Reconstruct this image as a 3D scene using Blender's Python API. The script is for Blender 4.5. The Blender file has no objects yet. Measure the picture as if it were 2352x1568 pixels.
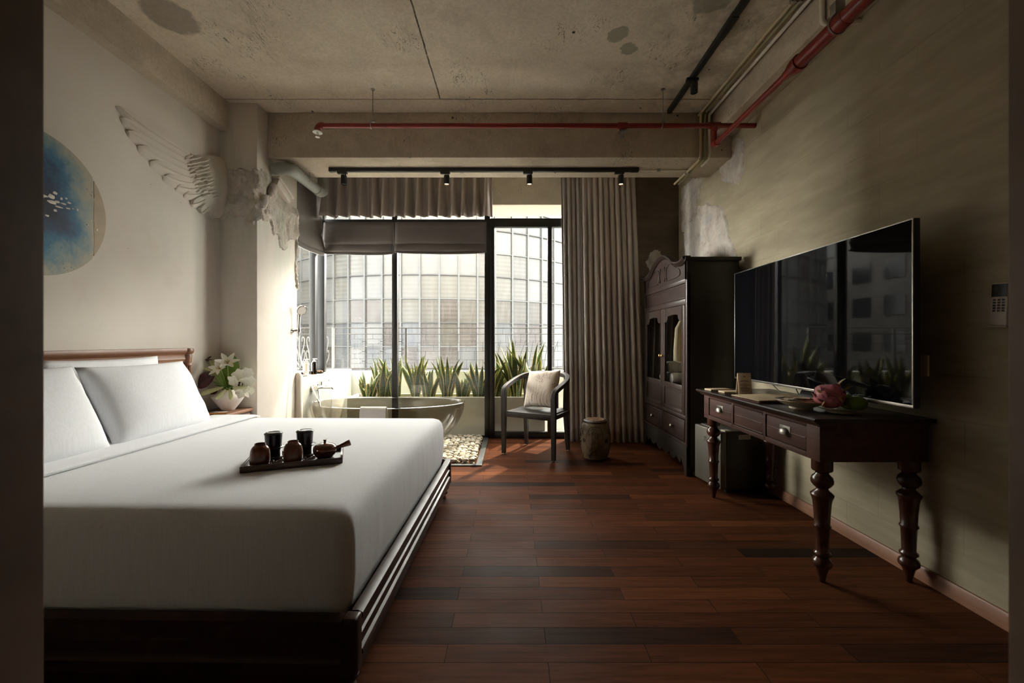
import bpy, bmesh, math, random
from mathutils import Vector, Matrix, Euler, noise

sc = bpy.context.scene
C = sc.collection
PI = math.pi
rnd = random.Random(11)

# ------------------------------------------------------------------ camera
F_PX, EYE = 945.0, 1.15
cam_d = bpy.data.cameras.new('camera')
cam = bpy.data.objects.new('camera', cam_d)
C.objects.link(cam)
cam.location = (0, 0, EYE)
cam.rotation_euler = (PI / 2, 0, 0)
cam_d.sensor_width = 36
cam_d.lens = 36 * F_PX / 2352
cam_d.clip_start = 0.02
cam_d.clip_end = 300
cam_d.dof.use_dof = True
cam_d.dof.focus_distance = 3.2
cam_d.dof.aperture_fstop = 5.0
sc.camera = cam

# ------------------------------------------------------------------ world, sun, exposure
SKY, GLOW, BED_LOBE = 3.3, 33.0, 0.36                     # dull sky behind this building, sun-side haze with lobes shaped to light the room
w = bpy.data.worlds.new('hazy_sky')
sc.world = w
w.use_nodes = True
wn, wl = w.node_tree.nodes, w.node_tree.links
bg = wn['Background']
tc = wn.new('ShaderNodeTexCoord')
def wnode(typ, op=None, **ins):
    nd = wn.new(typ)
    if op: nd.operation = op
    for k, v in ins.items():
        sock = nd.inputs[int(k[1:])]
        if isinstance(v, bpy.types.NodeSocket): wl.new(v, sock)
        else: sock.default_value = v
    return nd.outputs
dx, dy, dz = wnode('ShaderNodeSeparateXYZ', i0=tc.outputs['Generated'])[0:3]
def ramp01(v, lo, hi):
    nd = wn.new('ShaderNodeMapRange'); nd.interpolation_type = 'SMOOTHSTEP'
    wl.new(v, nd.inputs[0]); nd.inputs[1].default_value = lo; nd.inputs[2].default_value = hi
    return nd.outputs[0]
front = ramp01(dy, -0.05, 0.35)                                   # the half of the sky beyond the windows
low = wnode('ShaderNodeMath', 'SUBTRACT', i0=1.0, i1=ramp01(dz, 0.08, 0.46))[0]   # brightest toward the horizon
def mul(a, b): return wnode('ShaderNodeMath', 'MULTIPLY', i0=a, i1=b)[0]
def bell(v, c, wd):
    q = wnode('ShaderNodeMath', 'DIVIDE', i0=wnode('ShaderNodeMath', 'SUBTRACT', i0=v, i1=c)[0], i1=wd)[0]
    return wnode('ShaderNodeMath', 'EXPONENT', i0=mul(mul(q, q), -1.0))[0]
side = wnode('ShaderNodeMath', 'MULTIPLY_ADD', i0=ramp01(dx, -0.45, 0.6), i1=-0.63, i2=0.76)[0]       # glow shaped dimmer to the right, so the white wall stays darker
bed_lobe = mul(bell(dx, 0.20, 0.42), bell(dz, 0.36, 0.13))                                                # bright lobe added over the opposite roof to light the bed
lobe = mul(front, wnode('ShaderNodeMath', 'MULTIPLY_ADD', i0=bed_lobe, i1=BED_LOBE, i2=mul(low, side))[0])
st = wnode('ShaderNodeMath', 'MULTIPLY_ADD', i0=lobe, i1=GLOW, i2=SKY)[0]
mixc = wn.new('ShaderNodeMix'); mixc.data_type = 'RGBA'
wl.new(front, mixc.inputs[0])
mixc.inputs[6].default_value = (0.97, 0.98, 1.0, 1); mixc.inputs[7].default_value = (1.0, 0.965, 0.92, 1)
wl.new(mixc.outputs[2], bg.inputs['Color'])
wl.new(st, bg.inputs['Strength'])

sun_d = bpy.data.lights.new('sun', 'SUN')
sun_d.energy = 2.6
sun_d.angle = math.radians(1.2)
sun_d.color = (1.0, 0.88, 0.72)
sun = bpy.data.objects.new('sun', sun_d)
C.objects.link(sun)
sun.rotation_euler = Vector((-0.59, -1.0, -1.45)).to_track_quat('-Z', 'Y').to_euler()
sun.location = (4, 9, 9)

def portal(name, loc, rot, sx, sy):                 # guides sampling of the sky through a glazed opening, gives no light itself
    d = bpy.data.lights.new(name, 'AREA')
    d.shape = 'RECTANGLE'
    d.size, d.size_y = sx, sy
    o = bpy.data.objects.new(name, d)
    C.objects.link(o)
    o.location, o.rotation_euler = loc, rot
    d.cycles.is_portal = True
portal('sky_portal_front', (-0.6, 4.95, 1.39), (-PI / 2, 0, 0), 3.5, 2.74)
portal('sky_portal_side', (-2.36, 4.54, 1.78), (PI / 2, 0, -PI / 2), 0.7, 1.96)

sc.view_settings.view_transform = 'Standard'
sc.view_settings.look = 'None'
sc.view_settings.gamma = 1.0
sc.view_settings.use_curve_mapping = False
sc.view_settings.exposure = 1.86
sc.cycles.max_bounces = 14
sc.cycles.diffuse_bounces = 7
sc.cycles.glossy_bounces = 4
sc.cycles.transparent_max_bounces = 16
sc.cycles.caustics_reflective = False
sc.cycles.caustics_refractive = False
sc.cycles.sample_clamp_indirect = 8.0

# ------------------------------------------------------------------ mesh helpers
MW = {}

class MB:
    def __init__(s):
        s.v, s.f, s.m = [], [], []

    def add(s, vs, fs, mi=0, T=None):
        b = len(s.v)
        for p in vs:
            p = Vector(p)
            s.v.append(T @ p if T is not None else p)
        for i, f in enumerate(fs):
            s.f.append([b + k for k in f])
            s.m.append(mi[i] if isinstance(mi, list) else mi)
        return s

    def box(s, x0, x1, y0, y1, z0, z1, bev=0.0, mi=0, T=None, seg=2):
        if bev <= 0:
            vs = [(x, y, z) for z in (z0, z1) for y in (y0, y1) for x in (x0, x1)]
            fs = [(0, 2, 3, 1), (4, 5, 7, 6), (0, 1, 5, 4), (2, 6, 7, 3), (0, 4, 6, 2), (1, 3, 7, 5)]
            return s.add(vs, fs, mi, T)
        bm = bmesh.new()
        bmesh.ops.create_cube(bm, size=1)
        for v in bm.verts:
            v.co = Vector(((x0 + x1) / 2 + v.co.x * (x1 - x0), (y0 + y1) / 2 + v.co.y * (y1 - y0), (z0 + z1) / 2 + v.co.z * (z1 - z0)))
        bmesh.ops.bevel(bm, geom=bm.edges[:], offset=bev, segments=seg, profile=0.5, affect='EDGES')
        bm.verts.index_update()
        s.add([v.co.copy() for v in bm.verts], [[v.index for v in f.verts] for f in bm.faces], mi, T)
        bm.free()
        return s

    def rows(s, rows, wrap=False, mi=0, T=None, capa=False, capb=False):
        n = len(rows[0])
        vs = [p for r in rows for p in r]
        fs, ms = [], []
        for i in range(len(rows) - 1):
            for j in range(n if wrap else n - 1):
                k = (j + 1) % n
                fs.append((i * n + j, i * n + k, (i + 1) * n + k, (i + 1) * n + j))
                ms.append(mi(i, j) if callable(mi) else mi)
        m0 = ms[0] if ms else 0
        if capa:
            fs.append(tuple(reversed(range(n)))); ms.append(m0)
        if capb:
            fs.append(tuple(range((len(rows) - 1) * n, len(rows) * n))); ms.append(m0)
        return s.add(vs, fs, ms, T)

    def lathe(s, prof, c=(0, 0, 0), n=24, T=None, mi=0, ex=1.0, ey=1.0):
        rows = []
        for r, z in prof:
            r = max(r, 1e-4)
            rows.append([Vector((c[0] + r * ex * math.cos(2 * PI * k / n), c[1] + r * ey * math.sin(2 * PI * k / n), c[2] + z)) for k in range(n)])
        return s.rows(rows, True, mi, T, capa=True, capb=True)

    def tube(s, pts, r, n=8, T=None, mi=0, closed=False, flat=1.0):
        pts = [Vector(p) for p in pts]
        m = len(pts)
        rr = r if isinstance(r, (list, tuple)) else [r] * m
        nrm = None
        rows = []
        for i in range(m):
            a = pts[i - 1] if (i > 0 or closed) else pts[i]
            b = pts[(i + 1) % m] if (i < m - 1 or closed) else pts[i]
            t = (b - a)
            t = t.normalized() if t.length > 1e-9 else Vector((0, 0, 1))
            if nrm is None:
                u = Vector((0, 0, 1)) if abs(t.z) < 0.9 else Vector((1, 0, 0))
                nrm = (u - t * u.dot(t)).normalized()
            else:
                nrm = (nrm - t * nrm.dot(t))
                nrm = nrm.normalized() if nrm.length > 1e-6 else Vector((0, 1, 0))
            bi = t.cross(nrm)
            rows.append([pts[i] + (nrm * math.cos(2 * PI * k / n) * flat + bi * math.sin(2 * PI * k / n)) * rr[i] for k in range(n)])
        if closed:
            rows.append(rows[0])
        return s.rows(rows, True, mi, T, capa=not closed, capb=not closed)

    def sweep(s, pts, w, h, up=(0, 0, 1), T=None, mi=0):
        pts = [Vector(p) for p in pts]
        rows = []
        m = len(pts)
        side = None
        for i in range(m):
            t = (pts[min(i + 1, m - 1)] - pts[max(i - 1, 0)]).normalized()
            if side is None:
                side = t.cross(Vector(up))
                side = side.normalized() if side.length > 1e-4 else Vector((1, 0, 0))
            else:
                side = (side - t * side.dot(t)).normalized()
            nn = side.cross(t)
            ww = w[i] if isinstance(w, (list, tuple)) else w
            hh = h[i] if isinstance(h, (list, tuple)) else h
            c = 0.22
            sec = [(-1, -1 + c), (-1, 1 - c), (-1 + c, 1), (1 - c, 1), (1, 1 - c), (1, -1 + c), (1 - c, -1), (-1 + c, -1)]
            rows.append([pts[i] + side * (a * ww / 2) + nn * (b * hh / 2) for a, b in sec])
        return s.rows(rows, True, mi, T, capa=True, capb=True)

    def ball(s, c, rx, ry=None, rz=None, n=16, m=10, T=None, mi=0, jit=0.0, seed=0):
        ry = rx if ry is None else ry
        rz = rx if rz is None else rz
        rows = []
        for i in range(m + 1):
            a = -PI / 2 + PI * i / m
            row = []
            for k in range(n):
                d = Vector((math.cos(a) * math.cos(2 * PI * k / n), math.cos(a) * math.sin(2 * PI * k / n), math.sin(a)))
                q = 1 + (jit * noise.noise(d * 1.6 + Vector((seed * 7.1, seed * 3.3, 0))) if jit else 0)
                row.append(Vector((c[0] + d.x * rx * q, c[1] + d.y * ry * q, c[2] + d.z * rz * q)))
            rows.append(row)
        return s.rows(rows, True, mi, T)

    def prism(s, poly, a, b, axis='x', mi=0, T=None):
        n = len(poly)
        def P(p, t):
            return (t, p[0], p[1]) if axis == 'x' else ((p[0], t, p[1]) if axis == 'y' else (p[0], p[1], t))
        vs = [P(p, a) for p in poly] + [P(p, b) for p in poly]
        fs = [tuple(range(n)), tuple(reversed(range(n, 2 * n)))] + [(i, n + i, n + (i + 1) % n, (i + 1) % n) for i in range(n)]
        return s.add(vs, fs, mi, T)

    def build(s, name, mats, parent=None, local=False, origin=None, sharp=38, smooth=True):
        me = bpy.data.meshes.new(name)
        vs = s.v
        M = None
        if parent is not None:
            if not local:
                Mi = MW[parent].inverted()
                vs = [Mi @ p for p in vs]
        else:
            if origin is None:
                xs = [p.x for p in vs]; ys = [p.y for p in vs]; zs = [p.z for p in vs]
                origin = ((min(xs) + max(xs)) / 2, (min(ys) + max(ys)) / 2, min(zs))
            origin = Vector(origin)
            vs = [p - origin for p in vs]
        me.from_pydata([tuple(p) for p in vs], [], s.f)
        for m in (mats if isinstance(mats, (list, tuple)) else [mats]):
            me.materials.append(m)
        bm = bmesh.new()
        bm.from_mesh(me)
        bmesh.ops.recalc_face_normals(bm, faces=bm.faces[:])
        bm.to_mesh(me)
        bm.free()
        me.polygons.foreach_set('material_index', s.m)
        if smooth:
            me.polygons.foreach_set('use_smooth', [True] * len(me.polygons))
            me.set_sharp_from_angle(angle=math.radians(sharp))
        me.update()
        o = bpy.data.objects.new(name, me)
        C.objects.link(o)
        if parent is not None:
            o.parent = parent
            MW[o] = MW[parent].copy()
        else:
            o.location = origin
            MW[o] = Matrix.Translation(origin)
        return o

def thing(name, label, cat, loc=(0, 0, 0), rz=0.0, group=None, rot=None):
    o = bpy.data.objects.new(name, None)
    C.objects.link(o)
    o.empty_display_size = 0.05
    o.location = loc
    e = Euler(rot if rot else (0, 0, rz))
    o.rotation_euler = e
    MW[o] = Matrix.Translation(Vector(loc)) @ e.to_matrix().to_4x4()
    return tag(o, label, cat, group)

def tag(o, label, cat=None, group=None, kind=None):
    if label: o['label'] = label
    if cat: o['category'] = cat
    if group: o['group'] = group
    if kind: o['kind'] = kind
    return o

def struct(o, label=None):
    o['kind'] = 'structure'
    if label: o['label'] = label
    return o

def dup(root, loc=None, rz=None, label=None, group=None, rot=None):
    r = root.copy(); C.objects.link(r)
    if loc is not None: r.location = loc
    if rz is not None: r.rotation_euler = (0, 0, rz)
    if rot is not None: r.rotation_euler = rot
    if label: r['label'] = label
    if group: r['group'] = group
    for ch in list(root.children):
        c = ch.copy(); C.objects.link(c); c.parent = r
        for g in ch.children:
            d = g.copy(); C.objects.link(d); d.parent = c
    return r

def catmull(pts, n=8):
    pts = [Vector(p) for p in pts]
    out = []
    for i in range(len(pts) - 1):
        p0 = pts[max(i - 1, 0)]; p1 = pts[i]; p2 = pts[i + 1]; p3 = pts[min(i + 2, len(pts) - 1)]
        for k in range(n):
            t = k / n
            out.append(0.5 * ((2 * p1) + (p2 - p0) * t + (2 * p0 - 5 * p1 + 4 * p2 - p3) * t * t + (3 * p1 - p0 - 3 * p2 + p3) * t ** 3))
    out.append(pts[-1])
    return out

def fbm(p, o=4):
    a, t, q = 1.0, 0.0, Vector(p)
    for i in range(o):
        t += a * noise.noise(q); q = q * 2.1 + Vector((3.1, 1.7, 9.2)); a *= 0.5
    return t

def smooth_prof(prof, n=4):                      # rounds a lathe profile
    return [(max(p.x, 0.0), p.y) for p in catmull([(r, z, 0) for r, z in prof], n)]

def pillow_mesh(w, h, t, n=18, wr=0.004, seed=0, sag=0.05):
    mb = MB()
    for sgn in (1, -1):
        rows = []
        for i in range(n + 1):
            u = -1 + 2 * i / n
            row = []
            for j in range(n + 1):
                v = -1 + 2 * j / n
                th = t / 2 * (max(0, (1 - abs(u) ** 2.6)) * max(0, (1 - abs(v) ** 2.6))) ** 0.48
                x = w / 2 * u * (1 - sag * (1 - v * v) * abs(u) ** 2)
                y = h / 2 * v * (1 - sag * (1 - u * u) * abs(v) ** 2)
                e = max(abs(u), abs(v))
                z = sgn * th + wr * fbm(Vector((x * 9, y * 9, seed + sgn))) * (0.3 + e * e) * (1 if th > 1e-4 else 0)
                row.append(Vector((x, y, z)))
            rows.append(row if sgn > 0 else row[::-1])
        mb.rows(rows)
    bm = bmesh.new()
    vs = [bm.verts.new(p) for p in mb.v]
    for f in mb.f:
        bm.faces.new([vs[k] for k in f])
    bmesh.ops.remove_doubles(bm, verts=bm.verts[:], dist=1e-5)
    bm.verts.index_update()
    r = MB()
    r.add([v.co.copy() for v in bm.verts], [[v.index for v in f.verts] for f in bm.faces])
    bm.free()
    return r

def xform(mb, T):
    mb.v = [T @ p for p in mb.v]
    return mb

# ------------------------------------------------------------------ material helpers
class G:
    def __init__(s, name):
        s.mat = bpy.data.materials.new(name)
        s.mat.use_nodes = True
        s.nt = s.mat.node_tree
        s.b = s.nt.nodes['Principled BSDF']
        s.o = s.nt.nodes['Material Output']

    def n(s, typ, ins=None, **props):
        nd = s.nt.nodes.new(typ)
        for k, v in props.items():
            setattr(nd, k, v)
        for k, v in (ins or {}).items():
            s.set(nd.inputs[k], v)
        return nd

    def set(s, sock, v):
        if isinstance(v, bpy.types.NodeSocket):
            s.nt.links.new(v, sock)
        elif isinstance(v, (tuple, list)) and len(v) == 3 and sock.type == 'RGBA':
            sock.default_value = (*v, 1)
        else:
            sock.default_value = v

    def pos(s):
        return s.n('ShaderNodeNewGeometry').outputs['Position']

    def obj(s):
        return s.n('ShaderNodeTexCoord').outputs['Object']

    def scl(s, v, sx, sy, sz):
        return s.n('ShaderNodeVectorMath', {0: v, 1: (sx, sy, sz)}, operation='MULTIPLY').outputs[0]

    def sep(s, v):
        return s.n('ShaderNodeSeparateXYZ', {0: v}).outputs

    def comb(s, x, y, z):
        return s.n('ShaderNodeCombineXYZ', {0: x, 1: y, 2: z}).outputs[0]

    def noise(s, v, scale, detail=4, rough=0.55, dist=0.0):
        return s.n('ShaderNodeTexNoise', {'Vector': v, 'Scale': scale, 'Detail': detail, 'Roughness': rough, 'Distortion': dist}).outputs['Fac']

    def m(s, op, a, b=0.0, c=0.0, clamp=False):
        nd = s.n('ShaderNodeMath', {0: a, 1: b, 2: c}, operation=op)
        nd.use_clamp = clamp
        return nd.outputs[0]

    def ramp(s, fac, stops, interp='LINEAR'):
        nd = s.n('ShaderNodeValToRGB', {'Fac': fac})
        cr = nd.color_ramp
        cr.interpolation = interp
        while len(cr.elements) < len(stops):
            cr.elements.new(0.5)
        for e, (p, c) in zip(cr.elements, stops):
            e.position = p
            e.color = (*c, 1) if len(c) == 3 else c
        return nd.outputs[0]

    def f2(s, fac, a, b, lo=0.0, hi=1.0):                # smooth step of fac between a and b, mapped to lo..hi
        nd = s.n('ShaderNodeMapRange', {0: fac, 1: a, 2: b, 3: lo, 4: hi})
        nd.clamp = True
        return nd.outputs[0]

    def mix(s, fac, a, b, mode='MIX'):
        nd = s.n('ShaderNodeMix', data_type='RGBA', blend_type=mode)
        s.set(nd.inputs[0], fac); s.set(nd.inputs[6], a); s.set(nd.inputs[7], b)
        return nd.outputs[2]

    def bump(s, h, strength=0.3, dist=0.01):
        nd = s.n('ShaderNodeBump', {'Height': h, 'Strength': strength, 'Distance': dist})
        return nd.outputs[0]

    def out(s, base=None, rough=None, metal=None, normal=None, spec=None, coat=None, sheen=None, emis=None, emis_s=None):
        for k, v in (('Base Color', base), ('Roughness', rough), ('Metallic', metal), ('Normal', normal), ('Specular IOR Level', spec),
                     ('Coat Weight', coat), ('Sheen Weight', sheen), ('Emission Color', emis), ('Emission Strength', emis_s)):
            if v is not None:
                s.set(s.b.inputs[k], v)
        return s.mat

def simple(name, c1, c2=None, scale=8, rough=0.5, metal=0.0, bump=0.0, bscale=60, spec=0.5, stretch=(1, 1, 1), coat=None, detail=4):
    g = G(name)
    v = g.obj()
    if stretch != (1, 1, 1):
        v = g.scl(v, *stretch)
    col = g.ramp(g.noise(v, scale, detail), [(0.32, c1), (0.68, c2 if c2 else tuple(k * 0.82 for k in c1))])
    nr = g.bump(g.noise(v, bscale, 3), bump, 0.004) if bump else None
    return g.out(col, rough, metal, nr, spec, coat)

def wood(name, c1, c2, c3, along='x', rough=0.35, scale=1.0, spec=0.5, bump=0.12):
    g = G(name)
    st = {'x': (0.7, 14, 14), 'y': (14, 0.7, 14), 'z': (14, 14, 0.7)}[along]
    v = g.scl(g.obj(), *[k * scale for k in st])
    a = g.noise(v, 1.6, 6, 0.62, 0.4)
    b = g.noise(g.obj(), 3.0, 3)
    col = g.ramp(a, [(0.28, c1), (0.5, c2), (0.74, c3)])
    col = g.mix(g.f2(b, 0.35, 0.7, 0, 0.45), col, tuple(k * 0.62 for k in c2))
    fine = g.noise(g.scl(v, 3, 3, 3), 3.0, 3)
    return g.out(col, g.f2(b, 0.3, 0.7, rough * 0.85, rough * 1.25), 0, g.bump(fine, bump, 0.002), spec)

M = {}
# ------------------------------------------------------------------ materials
ZCEIL = 3.2
def make_materials():
    # plank floor: strips along x, 0.09 m x 0.745 m, running bond, every plank its own tone
    g = G('plank_floor')
    P = g.pos()
    x, y, z = g.sep(P)[0:3]
    ry = g.m('DIVIDE', g.m('SUBTRACT', y, 1.4746), 0.0899)
    row = g.m('FLOOR', ry)
    fy = g.m('SUBTRACT', ry, row)
    half = g.m('MULTIPLY', g.m('MODULO', g.m('ADD', row, 100.0), 2.0), 0.5)
    rx = g.m('ADD', g.m('DIVIDE', g.m('ADD', x, 0.2433), 0.745), half)
    col_i = g.m('FLOOR', rx)
    fx = g.m('SUBTRACT', rx, col_i)
    wn_ = g.n('ShaderNodeTexWhiteNoise', {'Vector': g.comb(row, col_i, 3.0)}, noise_dimensions='3D')
    tone = wn_.outputs['Value']
    base = g.ramp(tone, [(0.0, (0.024, 0.014, 0.010)), (0.07, (0.040, 0.018, 0.011)), (0.2, (0.074, 0.026, 0.012)), (0.6, (0.092, 0.031, 0.014)), (0.9, (0.112, 0.038, 0.016)), (1.0, (0.145, 0.052, 0.020))])
    gv = g.n('ShaderNodeVectorMath', {0: g.scl(P, 2.2, 30, 1), 1: g.scl(g.comb(row, col_i, 0.0), 3.7, 5.1, 0)}, operation='ADD').outputs[0]
    grain = g.noise(gv, 1.5, 7, 0.65, 0.5)
    base = g.mix(1.0, base, g.ramp(grain, [(0.3, (0.58, 0.56, 0.54)), (0.55, (1, 1, 1)), (0.75, (1.28, 1.2, 1.12))]), 'MULTIPLY')
    ey = g.m('MULTIPLY', g.m('MINIMUM', fy, g.m('SUBTRACT', 1.0, fy)), 0.0899)
    ex = g.m('MULTIPLY', g.m('MINIMUM', fx, g.m('SUBTRACT', 1.0, fx)), 0.745)
    gap = g.f2(g.m('MINIMUM', ey, ex), 0.0006, 0.0018)
    base = g.mix(gap, (0.008, 0.005, 0.004), base)
    wear = g.noise(P, 2.6, 5, 0.6)
    ht = g.m('ADD', g.m('MULTIPLY', gap, 1.0), g.m('MULTIPLY', grain, 0.22))
    ht = g.m('ADD', ht, g.m('MULTIPLY', tone, 0.3))
    rough = g.m('ADD', g.f2(wear, 0.3, 0.7, 0.40, 0.56), g.m('MULTIPLY', grain, 0.12))
    M['floor'] = g.out(base, rough, 0, g.bump(ht, 0.35, 0.0025), 0.03)

    # board-marked concrete
    def concrete(name, c_lo, c_hi, stain, scale=1.0, seams=False):
        g = G(name)
        P = g.pos()
        big = g.noise(P, 0.9 * scale, 5, 0.6, 0.3)
        mid = g.noise(P, 5.0 * scale, 6, 0.68)
        fine = g.noise(P, 46 * scale, 4, 0.7)
        col = g.ramp(g.m('ADD', g.m('MULTIPLY', big, 0.6), g.m('MULTIPLY', mid, 0.4)), [(0.36, c_lo), (0.62, c_hi)])
        col = g.mix(g.f2(fine, 0.4, 0.75, 0, 0.34), col, stain)
        blot = g.noise(g.n('ShaderNodeVectorMath', {0: P, 1: (4.3, 1.9, 7.7)}, operation='ADD').outputs[0], 2.1, 5, 0.7, 0.6)
        col = g.mix(g.f2(blot, 0.56, 0.72, 0, 0.42), col, stain)
        vor = g.n('ShaderNodeTexVoronoi', {'Vector': P, 'Scale': 5.5, 'Randomness': 1.0})
        hole = g.f2(g.m('ADD', vor.outputs['Distance'], g.m('MULTIPLY', fine, 0.06)), 0.07, 0.10)
        pick = g.sep(vor.outputs['Color'])[0]
        hole = g.m('MAXIMUM', hole, g.f2(pick, 0.34, 0.35))
        col = g.mix(hole, tuple(k * 0.22 for k in stain), col)
        scr = g.noise(g.n('ShaderNodeVectorMath', {0: g.scl(P, 9, 2.2, 5), 1: (2.2, 8.8, 1.1)}, operation='ADD').outputs[0], 1.3, 3, 0.6, 2.4)
        scr = g.m('MULTIPLY', g.f2(g.m('ABSOLUTE', g.m('SUBTRACT', scr, 0.5)), 0.012, 0.004), g.f2(g.noise(P, 2.7, 3), 0.56, 0.64))
        col = g.mix(g.m('MULTIPLY', scr, 0.8), col, tuple(k * 0.3 for k in stain))
        grit = g.noise(P, 130 * scale, 2, 0.8)
        col = g.mix(g.f2(grit, 0.56, 0.72, 0, 0.3), col, tuple(k * 0.7 for k in stain))
        h = g.m('ADD', g.m('MULTIPLY', mid, 0.6), g.m('MULTIPLY', hole, 0.5))
        h = g.m('ADD', h, g.m('MULTIPLY', fine, 0.25))
        if seams:
            x, y, z = g.sep(P)[0:3]
            wob = g.m('MULTIPLY', g.m('SUBTRACT', g.noise(P, 7, 5, 0.7), 0.5), 0.018)
            d1 = g.m('ABSOLUTE', g.m('ADD', g.m('SUBTRACT', x, -0.607), wob))
            d2 = g.m('ABSOLUTE', g.m('ADD', g.m('SUBTRACT', y, 3.484), wob))
            d2 = g.m('MAXIMUM', d2, g.m('MULTIPLY', g.f2(x, -0.62, -0.60, 1, 0), 0.004))
            d1 = g.m('MAXIMUM', d1, g.f2(y, 3.48, 3.50, 0, 0.02))
            d3 = g.m('ABSOLUTE', g.m('SUBTRACT', x, 1.10))
            dd = g.m('MINIMUM', d1, d2)
            ln = g.f2(dd, 0.002, 0.007)
            ln = g.m('MAXIMUM', ln, g.f2(g.noise(P, 30, 3), 0.5, 0.75, 0.0, 0.7))
            col = g.mix(ln, tuple(k * 0.22 for k in stain), col)
            h = g.m('ADD', h, g.m('MULTIPLY', ln, 0.8))
            for (cx_, cy_, r_) in ((0.71, 2.75, 0.075), (0.82, 2.88, 0.065), (1.20, 2.46, 0.13), (-2.16, 2.60, 0.16)):
                dv = g.n('ShaderNodeVectorMath', {0: P, 1: (cx_, cy_, ZCEIL)}, operation='DISTANCE').outputs['Value']
                sp_ = g.f2(g.m('ADD', dv, g.m('MULTIPLY', g.m('SUBTRACT', g.noise(P, 12, 4), 0.5), 0.09)), r_, r_ * 0.85)
                col = g.mix(g.m('MULTIPLY', sp_, 0.8 if cx_ > 0 else 0.6), col, (0.30, 0.29, 0.21) if cx_ > 0 else (0.16, 0.13, 0.10))
            mossy = g.m('MULTIPLY', g.f2(x, 0.5, 1.3), g.f2(mid, 0.42, 0.6))
            col = g.mix(g.m('MULTIPLY', mossy, 0.5), col, (0.15, 0.145, 0.105))
        return g.out(col, 0.85, 0, g.bump(h, 0.55, 0.012), 0.25)
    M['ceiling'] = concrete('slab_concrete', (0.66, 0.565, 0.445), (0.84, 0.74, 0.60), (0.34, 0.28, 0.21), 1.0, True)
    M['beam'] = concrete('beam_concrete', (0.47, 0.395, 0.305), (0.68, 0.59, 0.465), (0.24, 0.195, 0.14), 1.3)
    M['lintel'] = concrete('lintel_concrete', (0.60, 0.55, 0.44), (0.78, 0.72, 0.58), (0.34, 0.31, 0.24), 1.5)

    # aged white plaster with faint green and rose water stains
    g = G('aged_white_plaster')
    P = g.pos()
    a = g.noise(P, 1.1, 4, 0.55)
    b = g.noise(g.scl(P, 3, 3, 0.7), 1.6, 5, 0.6)
    col = g.ramp(a, [(0.35, (0.655, 0.595, 0.52)), (0.65, (0.715, 0.665, 0.595))])
    x, y, z = g.sep(P)[0:3]
    near = g.m('MULTIPLY', g.f2(y, 2.75, 3.5), g.f2(z, 1.0, 2.2))
    col = g.mix(g.m('MULTIPLY', g.m('MULTIPLY', g.f2(b, 0.46, 0.62), near), 0.5), col, (0.47, 0.53, 0.46))
    col = g.mix(g.m('MULTIPLY', g.f2(g.noise(P, 3.1, 5, 0.7), 0.57, 0.7), 0.25), col, (0.60, 0.49, 0.42))
    spk = g.n('ShaderNodeTexVoronoi', {'Vector': P, 'Scale': 4.0})
    col = g.mix(g.f2(spk.outputs['Distance'], 0.012, 0.02), (0.3, 0.25, 0.2), col)
    M['plaster'] = g.out(col, 0.9, 0, g.bump(g.m('ADD', g.noise(P, 9, 5), g.m('MULTIPLY', g.noise(P, 2.2, 3), 1.5)), 0.14, 0.01), 0.2)

    g = G('exposed_rough_plaster')
    P = g.pos()
    a = g.noise(P, 9, 6, 0.65, 0.4)
    col = g.ramp(a, [(0.3, (0.46, 0.41, 0.35)), (0.47, (0.60, 0.545, 0.47)), (0.62, (0.70, 0.64, 0.56)), (0.75, (0.62, 0.54, 0.46))])
    col = g.mix(g.f2(g.noise(P, 5.0, 4), 0.55, 0.68, 0, 0.5), col, (0.46, 0.49, 0.50))
    col = g.mix(g.f2(g.noise(g.scl(P, 1, 1, 0.5), 3.0, 4), 0.54, 0.66, 0, 0.55), col, (0.49, 0.50, 0.40))
    M['rough_plaster'] = g.out(col, 0.95, 0, g.bump(g.noise(g.scl(P, 1, 1, 0.55), 34, 6, 0.7), 0.9, 0.02), 0.1)

    g = G('flaked_white_plaster')
    P = g.pos()
    a = g.noise(P, 10, 6, 0.65, 0.5)
    col = g.ramp(a, [(0.3, (0.42, 0.36, 0.31)), (0.45, (0.62, 0.55, 0.48)), (0.65, (0.72, 0.66, 0.585))])
    col = g.mix(g.f2(g.noise(g.n('ShaderNodeVectorMath', {0: P, 1: (9, 2, 5)}, operation='ADD').outputs[0], 5.5, 4), 0.57, 0.66, 0, 0.45), col, (0.44, 0.47, 0.52))
    M['flaked'] = g.out(col, 0.95, 0, g.bump(g.noise(P, 30, 6, 0.75), 0.9, 0.02), 0.1)

    # olive grey skim-coated block wall
    def olive(name, c1, c2, c3):
        g = G(name)
        P = g.pos()
        x, y, z = g.sep(P)[0:3]
        v = g.scl(P, 1, 0.55, 1.5)
        a = g.noise(v, 1.7, 5, 0.6, 0.5)
        b = g.noise(g.scl(P, 1, 0.8, 4.5), 3.2, 5, 0.6)
        col = g.ramp(g.m('ADD', g.m('MULTIPLY', a, 0.6), g.m('MULTIPLY', b, 0.4)), [(0.36, c1), (0.5, c2), (0.64, c3)])
        u = g.comb(g.m('ADD', y, x), z, 0.0)
        br = g.n('ShaderNodeTexBrick', {'Vector': u, 'Scale': 1.0, 'Mortar Size': 0.006, 'Mortar Smooth': 0.9, 'Brick Width': 0.42, 'Row Height': 0.2})
        br.inputs['Color1'].default_value = (0, 0, 0, 1); br.inputs['Color2'].default_value = (0, 0, 0, 1); br.inputs['Mortar'].default_value = (1, 1, 1, 1)
        jt = g.m('MULTIPLY', g.sep(br.outputs['Color'])[0], g.f2(g.noise(P, 2.0, 3), 0.42, 0.62))
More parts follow.
